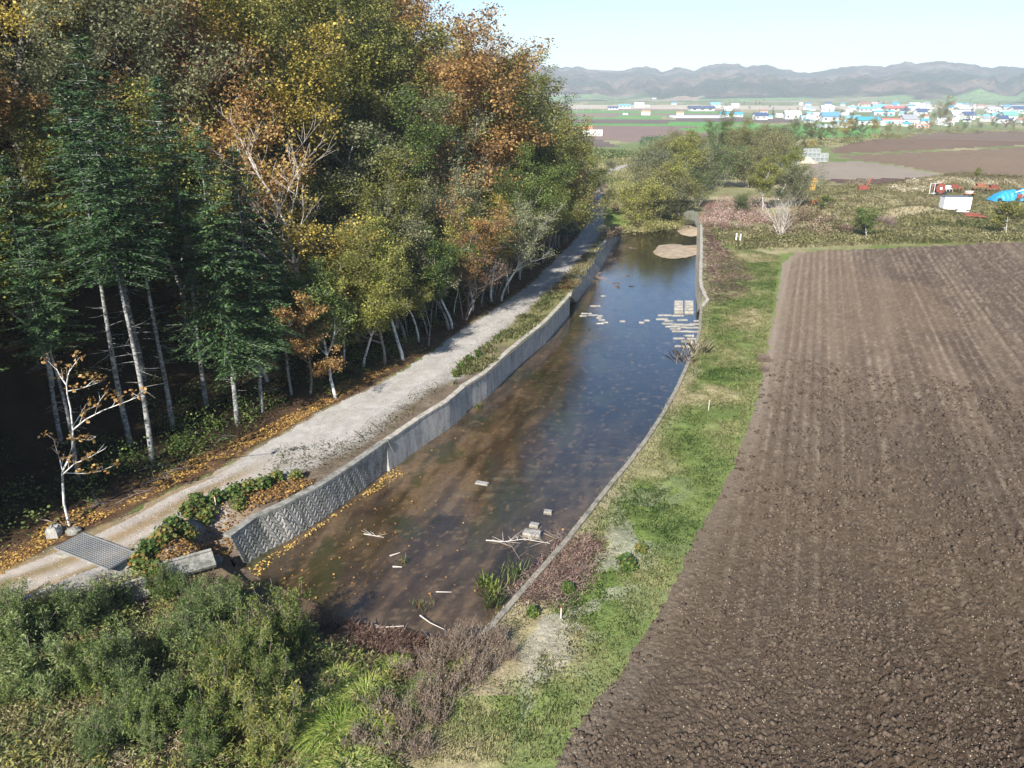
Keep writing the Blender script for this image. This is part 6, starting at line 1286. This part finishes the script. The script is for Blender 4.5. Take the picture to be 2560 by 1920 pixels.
# ------------------------------------------------------------------ blocks standing out of the water
def cblock(px, py, L_, lab, grp=None, wd=.32, h=.16, rz=.02, z=None):
    if 'cb' not in PT:
        m = MB(); m.box((0, 0, 0), (1, 1, 1), taper=.94); ob = m.build('concrete_block', M['concrete']); ob.location = (0, 0, -500); tag(ob, 'x', 'concrete block'); PT['cb'] = reg(ob)
    x, y = P(px, py, ZW); place('cb', (x, y, ZW - .01 + (z or 0)), rz + random.uniform(-.06, .06), (L_, wd, h), lab, grp)

def place(key, loc, rz, sc, label, group=None, mats=None, sz=None, cat=None):
    p = PT[key]
    if key not in USED and not mats:
        USED.add(key); p.location = loc; p.rotation_euler = (0, 0, rz); p.scale = sc if isinstance(sc, tuple) else (sc, sc, sc * (sz or 1)); p['label'] = label
        if group: p['group'] = group
        if cat: p['category'] = cat
        return p
    return dup(p, loc, rz, sc, label, group, mats, cat, sz)
random.seed(5)
for i, y in enumerate((757, 762, 768, 774, 782)):
    for x in (1696, 1722): cblock(x, y, 1.05, 'pale concrete beam in the raised stack by the right wall', 'raised beams by the right wall', .34, .3 + .03 * (5 - i), 0, .05)
BL = [(1662, 788), (1695, 789), (1655, 798), (1672, 802), (1706, 800), (1672, 809), (1695, 811), (1720, 812), (1745, 802), (1735, 810), (1682, 816), (1708, 818), (1730, 819), (1688, 822), (1712, 828), (1738, 829), (1694, 828), (1722, 839), (1697, 846), (1715, 853), (1730, 855), (1706, 865), (1722, 867), (1734, 847)]
for x, y in BL: cblock(x, y, random.uniform(1.0, 1.7), 'flat concrete block breaking the water by the right wall', 'blocks breaking the water by the right wall', .26)
for x, y in [(1466, 784), (1482, 788), (1500, 790), (1458, 790), (1498, 795), (1504, 800), (1512, 806), (1488, 765), (1500, 809)]: cblock(x, y, random.uniform(.6, 1.3), 'flat concrete block breaking the water near the left wall', 'blocks breaking the water near the left wall', .24)
for x, y in [(1556, 803), (1617, 801), (1604, 806), (1508, 740), (1656, 797)]: cblock(x, y, .6, 'lone small concrete block in mid water', 'lone blocks in mid water', .3)
cblock(1330, 1334, 1.05, 'largest pale block standing out of the water by the near right wall', None, .55, .3, -.35); cblock(1336, 1313, .55, 'small pale block just beyond the largest near block', None, .35, .24, -.3); cblock(1370, 1280, .5, 'small pale block farthest of the three near blocks', None, .32, .22, -.3); cblock(1205, 1208, .9, 'submerged flat block in the middle of the basin', None, .4, .12, -.3)
stone(997, 1278, .28, 'flat brown stone on the mud in the basin', ZW, 'ground', .3, 8) if False else None
# sticks, logs
def stick(pts, r0, lab, mat='pale_twig', z=None, name='branch', twigs=0, seed=0, grp=None):
    rs = random.Random(seed); m = MB(); W3 = [Vector((*P(a, b, z), z + c * .4)) if z is not None else G(a, b) + Vector((0, 0, c)) for a, b, c in pts]; o = W3[0].copy(); W3 = [p - o for p in W3]; n = len(W3); m.tube(W3, [r0 * (1 - .6 * i / (n - 1)) for i in range(n)], 6)
    for k in range(twigs):
        f = rs.uniform(.3, .95) * (n - 1); i = int(f); b = W3[i].lerp(W3[min(i + 1, n - 1)], f - i); l = rs.uniform(.3, 1.0); m.tube([b, b + Vector((rs.uniform(-1, 1), rs.uniform(-1, 1), rs.uniform(.05, .5))) * l], [r0 * .4, .006], 4, False)
    ob = m.build(name, M[mat]); ob.location = o; tag(ob, lab, 'branch' if name == 'branch' else 'log', grp)
stick([(890, 1570, .15), (950, 1573, .25), (1010, 1570, .3)], .05, 'pale log lying along the near edge of the basin', z=ZW, name='log'); stick([(930, 1560, .1), (985, 1590, .3)], .045, 'pale branch crossing the log at the near edge', z=ZW)
stick([(1050, 1540, .1), (1075, 1560, .2), (1110, 1575, .1)], .035, 'long yellowish cane in the near corner of the basin', z=ZW); stick([(1090, 1480, .03), (1130, 1481, .05)], .03, 'yellow stick floating in the near part of the basin', z=ZW)
stick([(1215, 1352, .1), (1260, 1358, .25), (1310, 1352, .3), (1375, 1360, .1)], .035, 'tangle of tan branches in the water below the largest block', z=ZW, twigs=26, seed=3); stick([(1230, 1350, .1), (1280, 1370, .2), (1300, 1400, .05)], .03, 'dark twiggy branch dipping into the water below the tan tangle', 'twig', ZW, twigs=14, seed=4); stick([(1360, 1335, .1), (1390, 1350, .25), (1405, 1345, .1)], .03, 'brown twigs lodged against the near right wall', 'twig', ZW, twigs=18, seed=5)
stick([(975, 1390, .03), (1000, 1382, .04)], .05, 'short pale stick on the mud in the middle of the basin', z=ZW); stick([(982, 1417, .03), (1005, 1418, .04)], .05, 'second short pale stick beside the green sprout', z=ZW); stick([(910, 1335, .02), (960, 1345, .1)], .03, 'thin curved twig on the mud', z=ZW, twigs=8, seed=8)
stick([(700, 1275, .0), (720, 1345, .1)], .03, 'thin pale pole leaning on the block wall', z=-.6)
stick([(925, 1060, .15), (950, 1085, .2)], .045, 'dark stick lying on the gravel verge', 'twig', twigs=3, seed=1); stick([(885, 1080, .1), (905, 1100, .2)], .05, 'short dark stick near the block wall top', 'twig', twigs=3, seed=2)
for i, (a, b, c_, d_) in enumerate([(205, 1290, 280, 1250), (290, 1262, 380, 1228), (350, 1218, 430, 1195), (345, 1180, 420, 1165), (400, 1190, 480, 1172), (460, 1100, 500, 1085), (100, 1300, 180, 1330), (230, 1230, 245, 1270), (540, 1110, 580, 1092)]): stick([(a, b, .08), ((a + c_) / 2, (b + d_) / 2 - 2, .16), (c_, d_, .08)], .035, 'fallen branch in the leaf litter left of the track', 'twig', twigs=10, seed=20 + i, grp='fallen branches in the leaf litter')

for k_, p in PT.items():
    if k_ not in USED:
        for c in KID.get(p.name, []): bpy.data.objects.remove(c)
        bpy.data.objects.remove(p)
# ------------------------------------------------------------------ the air of the valley
m, n, L = newmat('haze'); out = n.new('ShaderNodeOutputMaterial'); pv = n.new('ShaderNodeVolumePrincipled'); pv.inputs['Density'].default_value = .00019; pv.inputs['Color'].default_value = (.86, .94, 1.0, 1); pv.inputs['Anisotropy'].default_value = 0; L.new(pv.outputs[0], out.inputs['Volume'])
mb = MB(); mb.box((0, 2600, 125), (11000, 5700, 290)); hb = mb.build('haze', m); tag(hb, kind='stuff')
